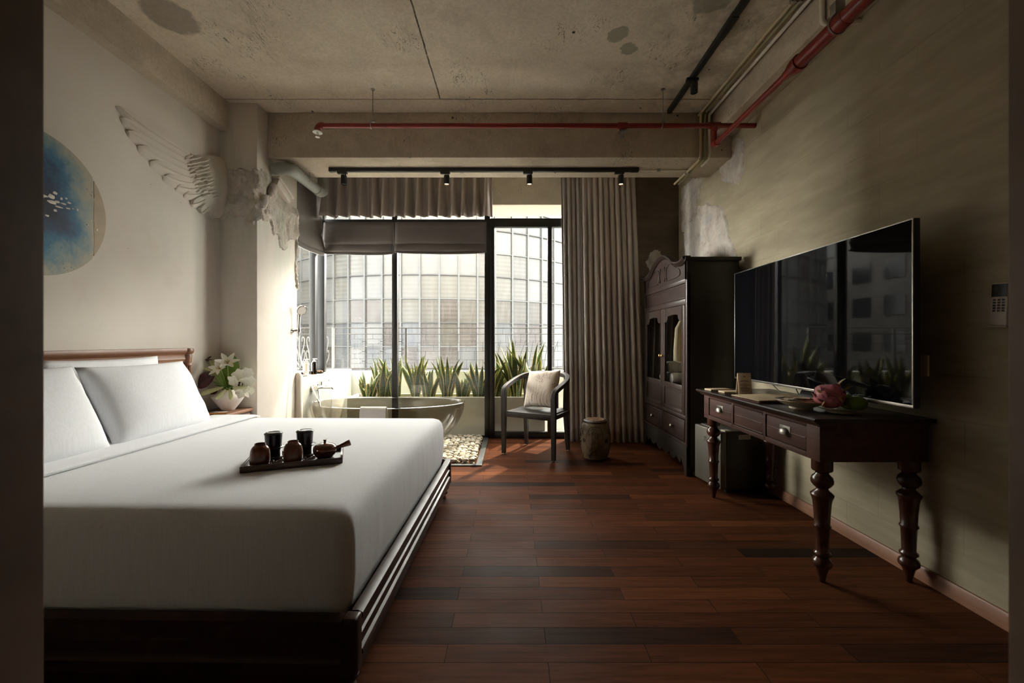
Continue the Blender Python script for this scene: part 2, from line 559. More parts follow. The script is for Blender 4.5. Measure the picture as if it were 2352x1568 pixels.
        col = g.mix(g.m('MULTIPLY', jt, 0.2), col, tuple(k * 0.6 for k in c1))
        spk = g.n('ShaderNodeTexVoronoi', {'Vector': P, 'Scale': 3.2})
        col = g.mix(g.f2(spk.outputs['Distance'], 0.010, 0.016), (0.62, 0.56, 0.47), col)
        h = g.m('ADD', b, g.m('MULTIPLY', jt, -0.35))
        return g.out(col, g.f2(a, 0.3, 0.7, 0.55, 0.8), 0, g.bump(h, 0.3, 0.012), 0.3)
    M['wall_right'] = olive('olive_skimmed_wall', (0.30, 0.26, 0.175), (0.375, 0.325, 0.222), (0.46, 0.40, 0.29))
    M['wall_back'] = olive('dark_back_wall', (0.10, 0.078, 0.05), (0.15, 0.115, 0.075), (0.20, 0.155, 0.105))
    M['cream_render'] = simple('cream_render', (0.66, 0.62, 0.50), (0.60, 0.56, 0.45), 4, 0.9, bump=0.1)
    M['planter'] = simple('polished_cement', (0.80, 0.77, 0.68), (0.68, 0.655, 0.57), 2.4, 0.6, bump=0.08, detail=6)
    M['ledge'] = simple('polished_cement_ledge', (0.47, 0.47, 0.41), (0.40, 0.40, 0.35), 3, 0.5, bump=0.06)
    M['parapet'] = simple('white_parapet_paint', (0.90, 0.90, 0.87), (0.87, 0.87, 0.83), 3, 0.8, bump=0.06)
    M['soil'] = simple('dark_soil', (0.05, 0.035, 0.025), (0.02, 0.014, 0.01), 30, 0.95, bump=0.9, bscale=40)
    M['street'] = simple('pale_paving', (0.50, 0.48, 0.44), (0.44, 0.42, 0.38), 2, 0.9)
    M['entry_wall'] = simple('brown_entry_wall', (0.30, 0.26, 0.21), None, 3, 0.8)
    M['outer_wall'] = simple('pale_outer_wall', (0.80, 0.79, 0.76), None, 2, 0.9)
    M['jamb'] = simple('dark_stained_jamb', (0.20, 0.13, 0.09), (0.13, 0.085, 0.06), 9, 0.6, bump=0.15, bscale=40)
    M['corridor'] = simple('dark_corridor_panelling', (0.035, 0.026, 0.02), None, 3, 0.9)

    M['black_frame'] = simple('black_aluminium', (0.012, 0.011, 0.010), (0.016, 0.015, 0.014), 10, 0.42)
    M['black'] = simple('matt_black_metal', (0.010, 0.010, 0.010), (0.014, 0.014, 0.013), 10, 0.5)
    M['steel_strip'] = simple('grey_terrazzo_strip', (0.085, 0.092, 0.088), (0.045, 0.050, 0.050), 55, 0.4, detail=3)
    M['chrome'] = simple('chrome', (0.78, 0.77, 0.75), (0.72, 0.71, 0.69), 5, 0.12, 1.0)
    M['zinc'] = simple('zinc_plated_steel', (0.45, 0.43, 0.39), (0.35, 0.33, 0.30), 20, 0.4, 1.0)
    M['pewter'] = simple('pewter_pull', (0.30, 0.28, 0.25), (0.19, 0.178, 0.155), 20, 0.38, 1.0)
    M['brass'] = simple('brass_knob', (0.72, 0.52, 0.24), (0.6, 0.42, 0.18), 20, 0.3, 1.0)
    M['red'] = simple('red_pipe_paint', (0.27, 0.026, 0.018), (0.20, 0.020, 0.014), 7, 0.32, bump=0.05, bscale=30)
    M['conduit_cream'] = simple('cream_conduit', (0.62, 0.52, 0.33), (0.54, 0.45, 0.28), 6, 0.45)
    M['conduit_olive'] = simple('olive_conduit', (0.33, 0.295, 0.15), (0.27, 0.24, 0.12), 6, 0.45)
    M['conduit_white'] = simple('white_conduit', (0.80, 0.74, 0.62), (0.74, 0.68, 0.57), 6, 0.45)
    M['pvc'] = simple('grey_pvc', (0.31, 0.32, 0.28), (0.26, 0.27, 0.24), 5, 0.42)
    M['white_metal'] = simple('white_enamel', (0.75, 0.72, 0.66), None, 8, 0.35)
    g = G('lamp_lens'); M['lens'] = g.out((0.9, 0.6, 0.3), 0.4, emis=(1.0, 0.55, 0.22), emis_s=3.0)

    M['dark_wood'] = wood('antique_dark_wood', (0.013, 0.006, 0.004), (0.026, 0.011, 0.008), (0.042, 0.019, 0.014), 'y', 0.42, spec=0.35)
    M['dark_wood_z'] = wood('antique_dark_wood_upright', (0.015, 0.008, 0.006), (0.029, 0.015, 0.011), (0.050, 0.030, 0.024), 'z', 0.38)
    M['turned'] = wood('turned_leg_wood', (0.032, 0.012, 0.007), (0.065, 0.023, 0.013), (0.095, 0.036, 0.02), 'z', 0.24, bump=0.05)
    M['black_wood'] = wood('blackened_wood', (0.012, 0.009, 0.007), (0.020, 0.015, 0.011), (0.030, 0.022, 0.016), 'z', 0.45)
    M['desk_top'] = wood('desk_top_wood', (0.022, 0.014, 0.011), (0.038, 0.025, 0.020), (0.060, 0.042, 0.035), 'y', 0.30, spec=0.3)
    M['desk_body'] = wood('desk_body_wood', (0.050, 0.021, 0.015), (0.082, 0.036, 0.027), (0.120, 0.058, 0.045), 'y', 0.5, spec=0.25)
    M['bed_wood'] = wood('bed_frame_wood', (0.026, 0.011, 0.007), (0.048, 0.020, 0.013), (0.074, 0.033, 0.021), 'y', 0.40, bump=0.08, spec=0.3)
    M['head_wood'] = wood('headboard_wood', (0.15, 0.062, 0.030), (0.23, 0.105, 0.055), (0.31, 0.155, 0.085), 'y', 0.42)
    M['base_wood'] = wood('skirting_wood', (0.24, 0.105, 0.055), (0.32, 0.15, 0.085), (0.38, 0.19, 0.11), 'y', 0.45)
    M['chair'] = wood('grey_stained_wood', (0.032, 0.026, 0.023), (0.046, 0.038, 0.033), (0.062, 0.052, 0.046), 'z', 0.45, spec=0.25)
    M['tray'] = wood('tray_wood', (0.040, 0.018, 0.011), (0.070, 0.034, 0.022), (0.105, 0.055, 0.036), 'x', 0.3)
    M['pale_wood'] = wood('pale_wood', (0.68, 0.52, 0.33), (0.78, 0.61, 0.41), (0.84, 0.68, 0.48), 'x', 0.5)
    M['pencil'] = simple('orange_pencil', (0.75, 0.30, 0.04), (0.65, 0.24, 0.03), 20, 0.35)

    def cloth(name, c1, c2, weave=700, bump=0.25, sheen=0.2, scale=3):
        g = G(name)
        O = g.obj()
        w1 = g.n('ShaderNodeTexWave', {'Vector': O, 'Scale': weave / 6.28}, bands_direction='X').outputs['Fac']
        w2 = g.n('ShaderNodeTexWave', {'Vector': O, 'Scale': weave / 6.28}, bands_direction='Z').outputs['Fac']
        col = g.ramp(g.noise(O, scale, 4), [(0.35, c1), (0.65, c2)])
        sl = g.noise(g.scl(O, 60, 60, 1.5), 3.0, 2)
        col = g.mix(g.f2(sl, 0.4, 0.7, 0, 0.25), col, tuple(k * 0.7 for k in c1))
        return g.out(col, 0.92, 0, g.bump(g.m('ADD', w1, w2), bump, 0.001), 0.15, sheen=sheen)
    M['linen_white'] = cloth('white_bed_linen', (0.80, 0.81, 0.83), (0.775, 0.785, 0.805), 900, 0.04, 0.1)
    M['towel'] = cloth('white_terry', (0.82, 0.80, 0.77), (0.76, 0.74, 0.71), 300, 0.5)
    M['robe'] = cloth('cream_robe', (0.72, 0.62, 0.47), (0.66, 0.56, 0.42), 300, 0.3)
    M['blind'] = cloth('taupe_blackout', (0.19, 0.168, 0.152), (0.17, 0.15, 0.136), 900, 0.1)
    M['valance'] = cloth('taupe_valance', (0.46, 0.41, 0.375), (0.42, 0.375, 0.34), 900, 0.1)  # blind fabric again, colour lifted to make up for weaker light there
    M['curtain'] = cloth('taupe_curtain', (0.60, 0.545, 0.485), (0.55, 0.50, 0.445), 600, 0.2)
    M['curtain_linen'] = cloth('grey_linen', (0.50, 0.465, 0.435), (0.43, 0.40, 0.375), 260, 0.6)

    # cushion with a brown grass print
    g = G('printed_cushion_cotton')
    O = g.obj()
    base = g.ramp(g.noise(O, 6, 3), [(0.35, (0.66, 0.585, 0.50)), (0.65, (0.60, 0.53, 0.45))])
    x, y, z = g.sep(O)[0:3]
    st = g.n('ShaderNodeTexWave', {'Vector': g.comb(g.m('ADD', x, g.m('MULTIPLY', g.noise(O, 5, 3), 0.16)), 0.0, 0.0), 'Scale': 7.5, 'Distortion': 3.4, 'Detail': 4, 'Detail Scale': 2.0}, bands_direction='X').outputs['Fac']
    pr = g.m('MULTIPLY', g.m('MULTIPLY', g.f2(st, 0.86, 0.94), g.f2(g.noise(O, 11, 2), 0.36, 0.5)), g.f2(g.m('ADD', y, g.m('MULTIPLY', g.noise(O, 7, 2), 0.3)), 0.20, 0.05))
    vd = g.n('ShaderNodeTexVoronoi', {'Vector': O, 'Scale': 80.0}).outputs['Distance']
    heads = g.m('MULTIPLY', g.f2(g.noise(O, 9, 3), 0.50, 0.56), g.f2(vd, 0.48, 0.32))
    heads = g.m('MULTIPLY', heads, g.f2(y, -0.06, 0.02))
    base = g.mix(g.m('MULTIPLY', g.m('MAXIMUM', pr, heads), 0.85), base, (0.27, 0.16, 0.12))
    M['cushion'] = g.out(base, 0.9, 0, g.bump(g.noise(O, 20, 3), 0.2, 0.004), 0.15)

    # thin window glass: clear with a fresnel sheen
    def thin_glass(name, tint, gcol=(1, 1, 1), ior=1.45, rough=0.0):
        g = G(name)
        tr = g.n('ShaderNodeBsdfTransparent', {'Color': (*tint, 1)})
        gl = g.n('ShaderNodeBsdfGlossy', {'Color': (*gcol, 1), 'Roughness': rough})
        fr = g.n('ShaderNodeFresnel', {'IOR': ior})
        bf = g.n('ShaderNodeNewGeometry').outputs['Backfacing']
        fac = g.m('MULTIPLY', fr.outputs[0], g.m('SUBTRACT', 1.0, bf))      # sheen on the outer face only, no internal total reflection
        mx = g.n('ShaderNodeMixShader', {0: fac, 1: tr.outputs[0], 2: gl.outputs[0]})
        g.nt.links.new(mx.outputs[0], g.o.inputs['Surface'])
        return g.mat
    M['glass'] = thin_glass('window_glass', (0.96, 0.97, 0.95))
    M['cab_glass'] = thin_glass('wardrobe_glass', (0.80, 0.80, 0.78))
    M['smoke'] = thin_glass('smoked_resin', (0.76, 0.74, 0.70), ior=1.40, rough=0.03)
    M['bottle'] = thin_glass('amber_glass', (0.25, 0.13, 0.06))
    M['bottle_clear'] = simple('milky_glass', (0.74, 0.70, 0.60), None, 8, 0.2)

    g = G('tv_screen'); M['screen'] = g.out((0.004, 0.004, 0.005), 0.03, spec=0.2)
    M['tv_bezel'] = simple('brushed_silver_bezel', (0.55, 0.53, 0.50), None, 40, 0.3, 1.0)
    M['tv_back'] = simple('black_plastic', (0.012, 0.012, 0.012), None, 10, 0.5)
    M['fridge'] = simple('dark_grey_fridge', (0.14, 0.128, 0.105), (0.115, 0.105, 0.086), 3, 0.36, 0.25)
    M['fridge_side'] = simple('fridge_side_panel', (0.058, 0.052, 0.042), (0.047, 0.042, 0.034), 3, 0.5)
    M['gasket'] = simple('pale_gasket', (0.40, 0.37, 0.28), None, 5, 0.6)
    M['paper'] = simple('white_label', (0.75, 0.73, 0.68), None, 30, 0.6)
    M['green'] = simple('green_label', (0.10, 0.50, 0.06), None, 30, 0.5)
    M['ink'] = simple('black_ink', (0.015, 0.013, 0.012), None, 30, 0.6)
    M['remote'] = simple('grey_white_plastic', (0.52, 0.47, 0.42), None, 20, 0.45)
    M['lcd'] = simple('dark_lcd', (0.012, 0.014, 0.012), None, 20, 0.25)

    M['ceramic'] = simple('ivory_ceramic', (0.74, 0.70, 0.65), (0.70, 0.63, 0.56), 9, 0.45)
    M['plate'] = simple('cream_crackle_plate', (0.78, 0.69, 0.51), (0.70, 0.61, 0.44), 15, 0.3)
    M['clay'] = simple('red_clay_glaze', (0.15, 0.046, 0.022), (0.12, 0.036, 0.018), 14, 0.2)
    M['phin'] = simple('black_ceramic_filter', (0.010, 0.011, 0.011), (0.014, 0.015, 0.015), 12, 0.22)
    M['stem'] = simple('flower_stem_green', (0.14, 0.22, 0.03), (0.20, 0.28, 0.06), 12, 0.5)
    M['leaf'] = simple('round_leaf_green', (0.10, 0.17, 0.012), (0.16, 0.24, 0.02), 9, 0.4)
    M['petal'] = simple('white_petal', (0.82, 0.80, 0.72), (0.78, 0.77, 0.62), 12, 0.55)
    M['lily_bud'] = simple('lily_bud_green', (0.50, 0.53, 0.22), (0.62, 0.62, 0.36), 9, 0.5)
    M['anthurium'] = simple('burgundy_spathe', (0.052, 0.012, 0.016), (0.075, 0.022, 0.026), 8, 0.25)
    M['bark'] = simple('brown_pod', (0.11, 0.035, 0.025), (0.08, 0.025, 0.02), 12, 0.5)
    M['stamen'] = simple('ochre_stamen', (0.55, 0.38, 0.12), None, 12, 0.6)
    M['dragon'] = simple('dragon_fruit_skin', (0.52, 0.16, 0.20), (0.38, 0.11, 0.12), 9, 0.45, bump=0.2, bscale=30)
    M['dragon_tip'] = simple('dragon_fruit_scale', (0.55, 0.43, 0.19), (0.48, 0.30, 0.16), 10, 0.5)
    M['lime'] = simple('green_orange_peel', (0.12, 0.21, 0.02), (0.17, 0.26, 0.03), 7, 0.3, bump=0.35, bscale=220)
    M['packet'] = simple('kraft_paper', (0.66, 0.55, 0.41), (0.56, 0.46, 0.33), 20, 0.7)
    M['pebble_a'] = simple('cream_pebble', (0.66, 0.59, 0.46), (0.50, 0.43, 0.32), 16, 0.6)
    M['pebble_b'] = simple('grey_pebble', (0.40, 0.37, 0.30), (0.28, 0.26, 0.21), 16, 0.6)
    M['gold'] = simple('gold_leaf', (0.80, 0.62, 0.42), None, 30, 0.35, 0.6)
    M['white_splash'] = simple('white_enamel_splash', (0.90, 0.83, 0.74), None, 30, 0.3)

    # rattan folder
    g = G('woven_rattan')
    O = g.obj()
    ck = g.n('ShaderNodeTexChecker', {'Vector': O, 'Scale': 90.0}).outputs['Fac']
    wv = g.n('ShaderNodeTexWave', {'Vector': O, 'Scale': 28.0}, bands_direction='DIAGONAL').outputs['Fac']
    M['rattan'] = g.out(g.mix(g.f2(wv, 0.35, 0.65), (0.74, 0.60, 0.40), g.mix(ck, (0.46, 0.34, 0.2), (0.58, 0.45, 0.28))), 0.6, 0, g.bump(wv, 0.5, 0.003))
    M['folder_in'] = simple('maroon_lining', (0.17, 0.06, 0.05), None, 20, 0.7)

    # snake plant leaf: dark cross bands
    g = G('snake_leaf_green')
    O = g.obj()
    bd = g.n('ShaderNodeTexWave', {'Vector': O, 'Scale': 14.0, 'Distortion': 7.0, 'Detail': 3, 'Detail Scale': 2.5}, bands_direction='Z').outputs['Fac']
    M['snake_green'] = g.out(g.ramp(bd, [(0.2, (0.045, 0.085, 0.022)), (0.7, (0.10, 0.155, 0.04)), (1, (0.14, 0.19, 0.055))]), 0.38, 0, None, 0.5)
    g = G('snake_leaf_margin')
    M['snake_yellow'] = g.out((0.62, 0.50, 0.15), 0.4)

    # blue abstract painting on a round panel (x is out of the wall; y and z span the disc)
    g = G('blue_spatter_canvas')
    O = g.obj()
    x, y, z = g.sep(O)[0:3]
    wob = g.m('MULTIPLY', g.m('SUBTRACT', g.noise(O, 6, 6, 0.7), 0.5), 0.30)
    r = g.m('SQRT', g.m('ADD', g.m('MULTIPLY', g.m('ADD', y, -0.02), g.m('ADD', y, -0.02)), g.m('MULTIPLY', g.m('SUBTRACT', z, 0.0), g.m('MULTIPLY', z, 0.55))))
    r = g.m('ADD', r, wob)
    col = g.ramp(r, [(0.05, (0.010, 0.016, 0.035)), (0.12, (0.014, 0.045, 0.11)), (0.185, (0.04, 0.15, 0.26)), (0.235, (0.20, 0.29, 0.30)), (0.30, (0.42, 0.385, 0.295))])
    teal = g.m('MULTIPLY', g.f2(g.m('ABSOLUTE', z), 0.10, 0.22), g.f2(y, 0.17, 0.0))
    col = g.mix(g.m('MULTIPLY', teal, g.f2(g.noise(O, 8, 5, 0.7), 0.44, 0.62, 0, 0.9)), col, (0.02, 0.22, 0.33))
    sp_ = g.n('ShaderNodeTexVoronoi', {'Vector': O, 'Scale': 60.0}).outputs['Distance']
    dots = g.m('MULTIPLY', g.f2(sp_, 0.25, 0.16), g.f2(g.noise(O, 10, 4), 0.52, 0.62))
    col = g.mix(g.m('MULTIPLY', dots, 0.8), col, (0.02, 0.09, 0.16))
    M['painting'] = g.out(col, 0.55, 0, g.bump(g.noise(O, 40, 4), 0.25, 0.004))
    M['canvas'] = simple('raw_tan_canvas', (0.52, 0.43, 0.32), (0.45, 0.37, 0.28), 14, 0.8, bump=0.2)

    # garden stool glaze
    g = G('sgraffito_stool_glaze')
    O = g.obj()
    col = g.ramp(g.noise(O, 12, 4), [(0.35, (0.235, 0.178, 0.105)), (0.65, (0.165, 0.122, 0.070))])
    M['stool'] = g.out(col, 0.4, 0, g.bump(g.noise(O, 30, 3), 0.15, 0.003))
    M['stool_brown'] = simple('brown_stool_band', (0.052, 0.026, 0.014), (0.040, 0.020, 0.011), 10, 0.4)
    M['stool_rust'] = simple('rust_stool_glaze', (0.24, 0.10, 0.045), None, 10, 0.4)
    M['stool_cream'] = simple('cream_stool_slip', (0.50, 0.43, 0.31), None, 10, 0.45)

    # facing facade: glazed bays with blinds behind, distorted reflections painted into the colour
    def bay(name, c1, c2, louvre, painted_reflection):
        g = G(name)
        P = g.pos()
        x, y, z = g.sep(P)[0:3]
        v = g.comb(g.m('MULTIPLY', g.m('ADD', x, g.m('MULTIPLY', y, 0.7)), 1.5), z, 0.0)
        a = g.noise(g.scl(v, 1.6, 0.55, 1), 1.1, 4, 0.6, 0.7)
        col = g.ramp(a, [(0.38, c1), (0.6, c2)])  # blotches of distorted reflection painted into the bay colour
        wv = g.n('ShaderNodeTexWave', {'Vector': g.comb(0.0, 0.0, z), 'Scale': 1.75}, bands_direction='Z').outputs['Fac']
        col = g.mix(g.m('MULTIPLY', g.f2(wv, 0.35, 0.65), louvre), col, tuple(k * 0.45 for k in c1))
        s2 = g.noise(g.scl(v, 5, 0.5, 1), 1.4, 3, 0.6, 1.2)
        col = g.mix(g.f2(s2, 0.53, 0.63, 0, painted_reflection), col, (0.9 * FACADE, 0.9 * FACADE, 0.9 * FACADE))  # pale upright reflection streaks painted over the bay
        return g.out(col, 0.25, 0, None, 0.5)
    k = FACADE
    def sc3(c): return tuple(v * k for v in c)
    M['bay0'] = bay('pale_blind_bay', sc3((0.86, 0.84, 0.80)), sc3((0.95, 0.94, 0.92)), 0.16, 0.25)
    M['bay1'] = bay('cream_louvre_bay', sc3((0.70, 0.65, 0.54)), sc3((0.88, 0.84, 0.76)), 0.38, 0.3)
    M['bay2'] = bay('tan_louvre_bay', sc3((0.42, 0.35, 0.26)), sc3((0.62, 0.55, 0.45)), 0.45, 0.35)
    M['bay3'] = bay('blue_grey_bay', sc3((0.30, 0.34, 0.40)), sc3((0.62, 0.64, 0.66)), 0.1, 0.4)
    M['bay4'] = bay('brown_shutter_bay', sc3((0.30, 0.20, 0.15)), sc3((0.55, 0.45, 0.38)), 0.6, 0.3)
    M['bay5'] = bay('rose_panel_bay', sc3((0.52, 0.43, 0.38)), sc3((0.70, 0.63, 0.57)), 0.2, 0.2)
    M['mullion'] = simple('pale_mullion', sc3((0.80, 0.82, 0.82)), None, 3, 0.5)
    M['transom'] = simple('grey_transom', sc3((0.34, 0.33, 0.32)), None, 3, 0.5)
    M['block_grey'] = simple('grey_concrete_block', (0.12, 0.115, 0.105), (0.09, 0.085, 0.078), 0.6, 0.8)
    M['block_green'] = simple('green_netting', (0.035, 0.085, 0.075), (0.025, 0.06, 0.055), 0.9, 0.8)
    M['block_win'] = simple('dark_glazing', (0.03, 0.033, 0.036), None, 1, 0.2)
    M['block_red'] = simple('red_hoarding', (0.20, 0.035, 0.02), None, 2, 0.6)
    M['iron'] = simple('black_railing_iron', (0.030, 0.027, 0.024), (0.04, 0.036, 0.03), 12, 0.5)
    M['iron_grey'] = simple('grey_scroll_iron', (0.14, 0.135, 0.125), None, 12, 0.5)
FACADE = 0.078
make_materials()
# ------------------------------------------------------------------ room shell
XL, XR, YB, ZC = -2.51, 1.98, 4.884, 3.2

def build_shell():
    b = MB(); b.box(-2.62, 2.1, 0.30, 4.95, -0.12, 0.0)
    struct(b.build('floor', M['floor'], origin=(0, 0, 0)), 'dark reddish brown plank floor laid across the room')
    b = MB(); b.box(-2.62, 2.1, 0.30, 5.0, ZC, ZC + 0.12)
    struct(b.build('ceiling', M['ceiling'], origin=(0, 0, 0)), 'bare concrete slab ceiling with a formwork seam')
    b = MB(); b.box(XL - 0.11, XL, 0.42, 3.535, 0, ZC)
    struct(b.build('wall_left', M['plaster'], origin=(0, 0, 0)), 'off white plastered wall behind the bed')
    b = MB(); b.box(XR, XR + 0.12, 0.42, YB + 0.12, 0, ZC)
    struct(b.build('wall_right', M['wall_right'], origin=(0, 0, 0)), 'olive grey skimmed wall behind the television')
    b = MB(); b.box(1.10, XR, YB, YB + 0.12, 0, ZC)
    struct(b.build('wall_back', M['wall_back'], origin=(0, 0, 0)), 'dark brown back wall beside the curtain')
    b = MB(); b.box(-2.45, 1.10, YB + 0.0, YB + 0.12, 2.773, ZC)
    struct(b.build('wall_lintel', M['lintel'], origin=(0, 0, 0)), 'concrete lintel above the glazing')
    # column and pier at the end of the white wall
    b = MB(); b.box(XL - 0.11, -2.19, 3.535, 4.194, 0, ZC, 0.006)
    col = struct(b.build('wall_column', M['plaster'], origin=(0, 0, 0)), 'white plastered column in the left corner')
    # beams
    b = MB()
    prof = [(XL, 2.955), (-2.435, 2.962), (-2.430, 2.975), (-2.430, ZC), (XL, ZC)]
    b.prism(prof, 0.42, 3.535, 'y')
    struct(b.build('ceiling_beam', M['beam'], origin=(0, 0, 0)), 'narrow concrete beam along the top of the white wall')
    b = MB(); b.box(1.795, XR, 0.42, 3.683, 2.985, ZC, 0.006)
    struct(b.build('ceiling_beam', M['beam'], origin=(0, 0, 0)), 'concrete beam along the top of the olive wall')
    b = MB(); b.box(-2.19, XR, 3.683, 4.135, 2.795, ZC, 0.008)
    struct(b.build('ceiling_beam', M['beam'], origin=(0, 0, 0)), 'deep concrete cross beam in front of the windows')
    # entrance wall, door lining and the dark corridor the view is taken from
    b = MB()
    b.box(XL - 0.11, -0.64, 0.30, 0.48, 0, ZC); b.box(0.68, XR + 0.12, 0.30, 0.48, 0, ZC); b.box(-0.64, 0.68, 0.30, 0.48, 2.30, ZC)
    struct(b.build('wall_front', M['entry_wall'], origin=(0, 0, 0)))
    b = MB(); b.box(-0.645, -0.5667, 0.28, 0.50, 0, 2.30, 0.004)
    struct(b.build('trim_1', M['jamb'], origin=(0, 0, 0)), 'dark door jamb on the left edge of the view')
    b = MB(); b.box(0.601, 0.685, 0.28, 0.50, 0, 2.30, 0.004)
    struct(b.build('trim_2', M['jamb'], origin=(0, 0, 0)), 'brown door jamb on the right edge of the view')
    b = MB(); b.box(-0.5667, 0.601, 0.28, 0.50, 2.24, 2.30, 0.004)
    struct(b.build('trim_3', M['jamb'], origin=(0, 0, 0)))
    b = MB()
    b.box(-1.3, -1.2, -1.4, 0.30, 0, 2.5); b.box(1.2, 1.3, -1.4, 0.30, 0, 2.5); b.box(-1.3, 1.3, -1.5, -1.4, 0, 2.5); b.box(-1.3, 1.3, -1.5, 0.30, 2.5, 2.6)
    struct(b.build('wall_corridor', M['corridor'], origin=(0, 0, 0)))
    b = MB(); b.box(-1.3, 1.3, -1.5, 0.30, -0.12, 0.0)
    struct(b.build('floor_corridor', M['floor'], origin=(0, 0, 0)))
    # skirting on the olive wall
    b = MB()
    prof = [(XR, 0), (XR - 0.016, 0), (XR - 0.016, 0.062), (XR - 0.010, 0.070), (XR, 0.070)]
    b.prism(prof, 0.48, 3.48, 'y')
    struct(b.build('baseboard_right', M['base_wood'], origin=(XR, 2, 0)), 'reddish wooden skirting under the olive wall')

    # half wall under the side window, carrying the bath mixer
    b = MB(); b.box(-2.42, -2.14, 4.194, 4.884, 0, 0.785, 0.006)
    struct(b.build('wall_ledge', M['ledge'], origin=(0, 0, 0)), 'grey cement ledge under the side window')

    # glazing frames
    def frame(name, bars, panes, label, axis='y', at=YB, dep=0.06, gl='glass'):
        b = MB()
        for (a0, a1, z0, z1) in bars:
            if axis == 'y': b.box(a0, a1, at, at + dep, z0, z1, 0.003)
            else: b.box(at, at + dep, a0, a1, z0, z1, 0.003)
        o = struct(b.build(name, M['black_frame'], origin=(0, 0, 0)), label)
        for (a0, a1, z0, z1) in panes:
            p = MB()
            if axis == 'y': p.box(a0, a1, at + dep / 2 - 0.003, at + dep / 2 + 0.003, z0, z1)
            else: p.box(at + dep / 2 - 0.003, at + dep / 2 + 0.003, a0, a1, z0, z1)
            p.build('pane', M[gl], o)
        return o
    frame('window_1', [(-2.33, -2.227, 0, 2.773), (-1.426, -1.364, 0, 2.773), (-0.326, -0.262, 0, 2.773), (-2.227, -1.426, 2.54, 2.60), (-1.364, -0.326, 2.54, 2.60),
                       (-2.14, -1.426, 0, 0.025), (-1.364, -0.326, 0, 0.025), (-2.227, -0.326, 2.745, 2.773)],
          [(-2.227, -1.426, 0.025, 2.54), (-1.364, -0.326, 0.025, 2.54), (-2.227, -1.426, 2.60, 2.745), (-1.364, -0.326, 2.60, 2.745)],
          'black framed fixed windows behind the bathtub')
    frame('door_1', [(-0.262, -0.207, 0, 2.60), (0.424, 0.475, 0.075, 2.51), (1.04, 1.10, 0, 2.60), (-0.207, 1.04, 2.51, 2.60), (-0.207, 1.04, 0, 0.075), (-0.262, 1.10, 2.60, 2.612)],
          [(-0.207, 0.424, 0.075, 2.51), (0.475, 1.04, 0.075, 2.51), (-0.262, 1.10, 2.612, 2.773)],
          'black framed sliding glass door behind the chair')
    frame('window_2', [(4.70, 4.77, 0.785, 2.773), (4.194, 4.22, 0.785, 2.773), (4.22, 4.70, 0.785, 0.82), (4.22, 4.70, 2.55, 2.60), (4.77, 4.884, 0.785, 0.82), (4.77, 4.884, 2.55, 2.60)],
          [(4.22, 4.70, 0.82, 2.55), (4.77, 4.884, 0.82, 2.55), (4.22, 4.70, 2.60, 2.773)],
          'black framed side window beside the shower', 'x', -2.31)
    b = MB(); b.box(-2.42, -2.25, 4.194, 4.884, 2.773, ZC)
    struct(b.build('wall_side_lintel', M['lintel'], origin=(0, 0, 0)))

    # balcony, outside wall of this building, street
    b = MB(); b.box(-4.6, 2.6, 5.004, 5.62, -0.25, -0.03)
    struct(b.build('floor_balcony', M['parapet'], origin=(0, 0, 0)))
    b = MB(); b.box(-4.6, 2.6, 5.004, 5.34, 2.773, 3.0)
    struct(b.build('ceiling_balcony', M['cream_render'], origin=(0, 0, 0)), 'cream soffit of the balcony above')
    b = MB(); b.box(-4.6, 2.6, 5.488, 5.62, -0.03, 0.755, 0.004); b.box(-2.42, -2.14, 4.884, 5.488, -0.03, 0.785, 0.004)
    struct(b.build('wall_balcony', M['parapet'], origin=(0, 0, 0)), 'white balcony parapet behind the planter')
    b = MB(); b.box(-14, 14, 4.0, 5.2, 3.33, 15); b.box(2.1, 14, 4.0, 5.0, -8, 3.33)
    struct(b.build('wall_exterior', M['outer_wall'], origin=(0, 0, 0)))
    b = MB(); b.box(-60, 60, -4, 90, -8.2, -8.0)
    struct(b.build('ground', M['street'], origin=(0, 0, 0)))
    return col

def in_poly(p, poly):
    x, y = p
    r = False
    j = len(poly) - 1
    for i in range(len(poly)):
        xi, yi = poly[i]; xj, yj = poly[j]
        if (yi > y) != (yj > y) and x < (xj - xi) * (y - yi) / (yj - yi) + xi:
            r = not r
        j = i
    return r

def patch(name, poly, place, mat, parent, step=0.013, depth=0.012, seed=0, rough=0.014, jag=0.02):
    """rough plaster crust inside an outline on a flat wall; place(a, b, off) gives the point off metres out of the wall"""
    a0 = min(p[0] for p in poly) - .03; a1 = max(p[0] for p in poly) + .03
    b0 = min(p[1] for p in poly) - .03; b1 = max(p[1] for p in poly) + .03
    na, nb = int((a1 - a0) / step), int((b1 - b0) / step)
    cell = {}
    for i in range(na):
        for j in range(nb):
            a, b = a0 + (i + .5) * step, b0 + (j + .5) * step
            q = Vector((a * 9, b * 9, seed))
            if in_poly((a + jag * fbm(q), b + jag * fbm(q + Vector((5, 5, 5)))), poly):
                cell[(i, j)] = 1
    vid, vs, fs = {}, [], []
    def vert(i, j):
        if (i, j) not in vid:
            full = all((i + di, j + dj) in cell for di in (-1, 0) for dj in (-1, 0))
            a, b = a0 + i * step, b0 + j * step
            ja, jb = noise.noise(Vector((a * 80, b * 80, seed + 1))) * step * .5, noise.noise(Vector((a * 80, b * 80, seed + 9))) * step * .5
            off = depth * 0.5 + rough * (0.5 + fbm(Vector((a * 14, b * 11, seed)), 5)) if full else -0.003
            vid[(i, j)] = len(vs)
            vs.append(place(a + ja, b + jb, max(off, 0.002) if full else off))
        return vid[(i, j)]
    for (i, j) in cell:
        fs.append((vert(i, j), vert(i + 1, j), vert(i + 1, j + 1), vert(i, j + 1)))
    mb = MB(); mb.add(vs, fs)
    return mb.build(name, mat, parent, sharp=60)

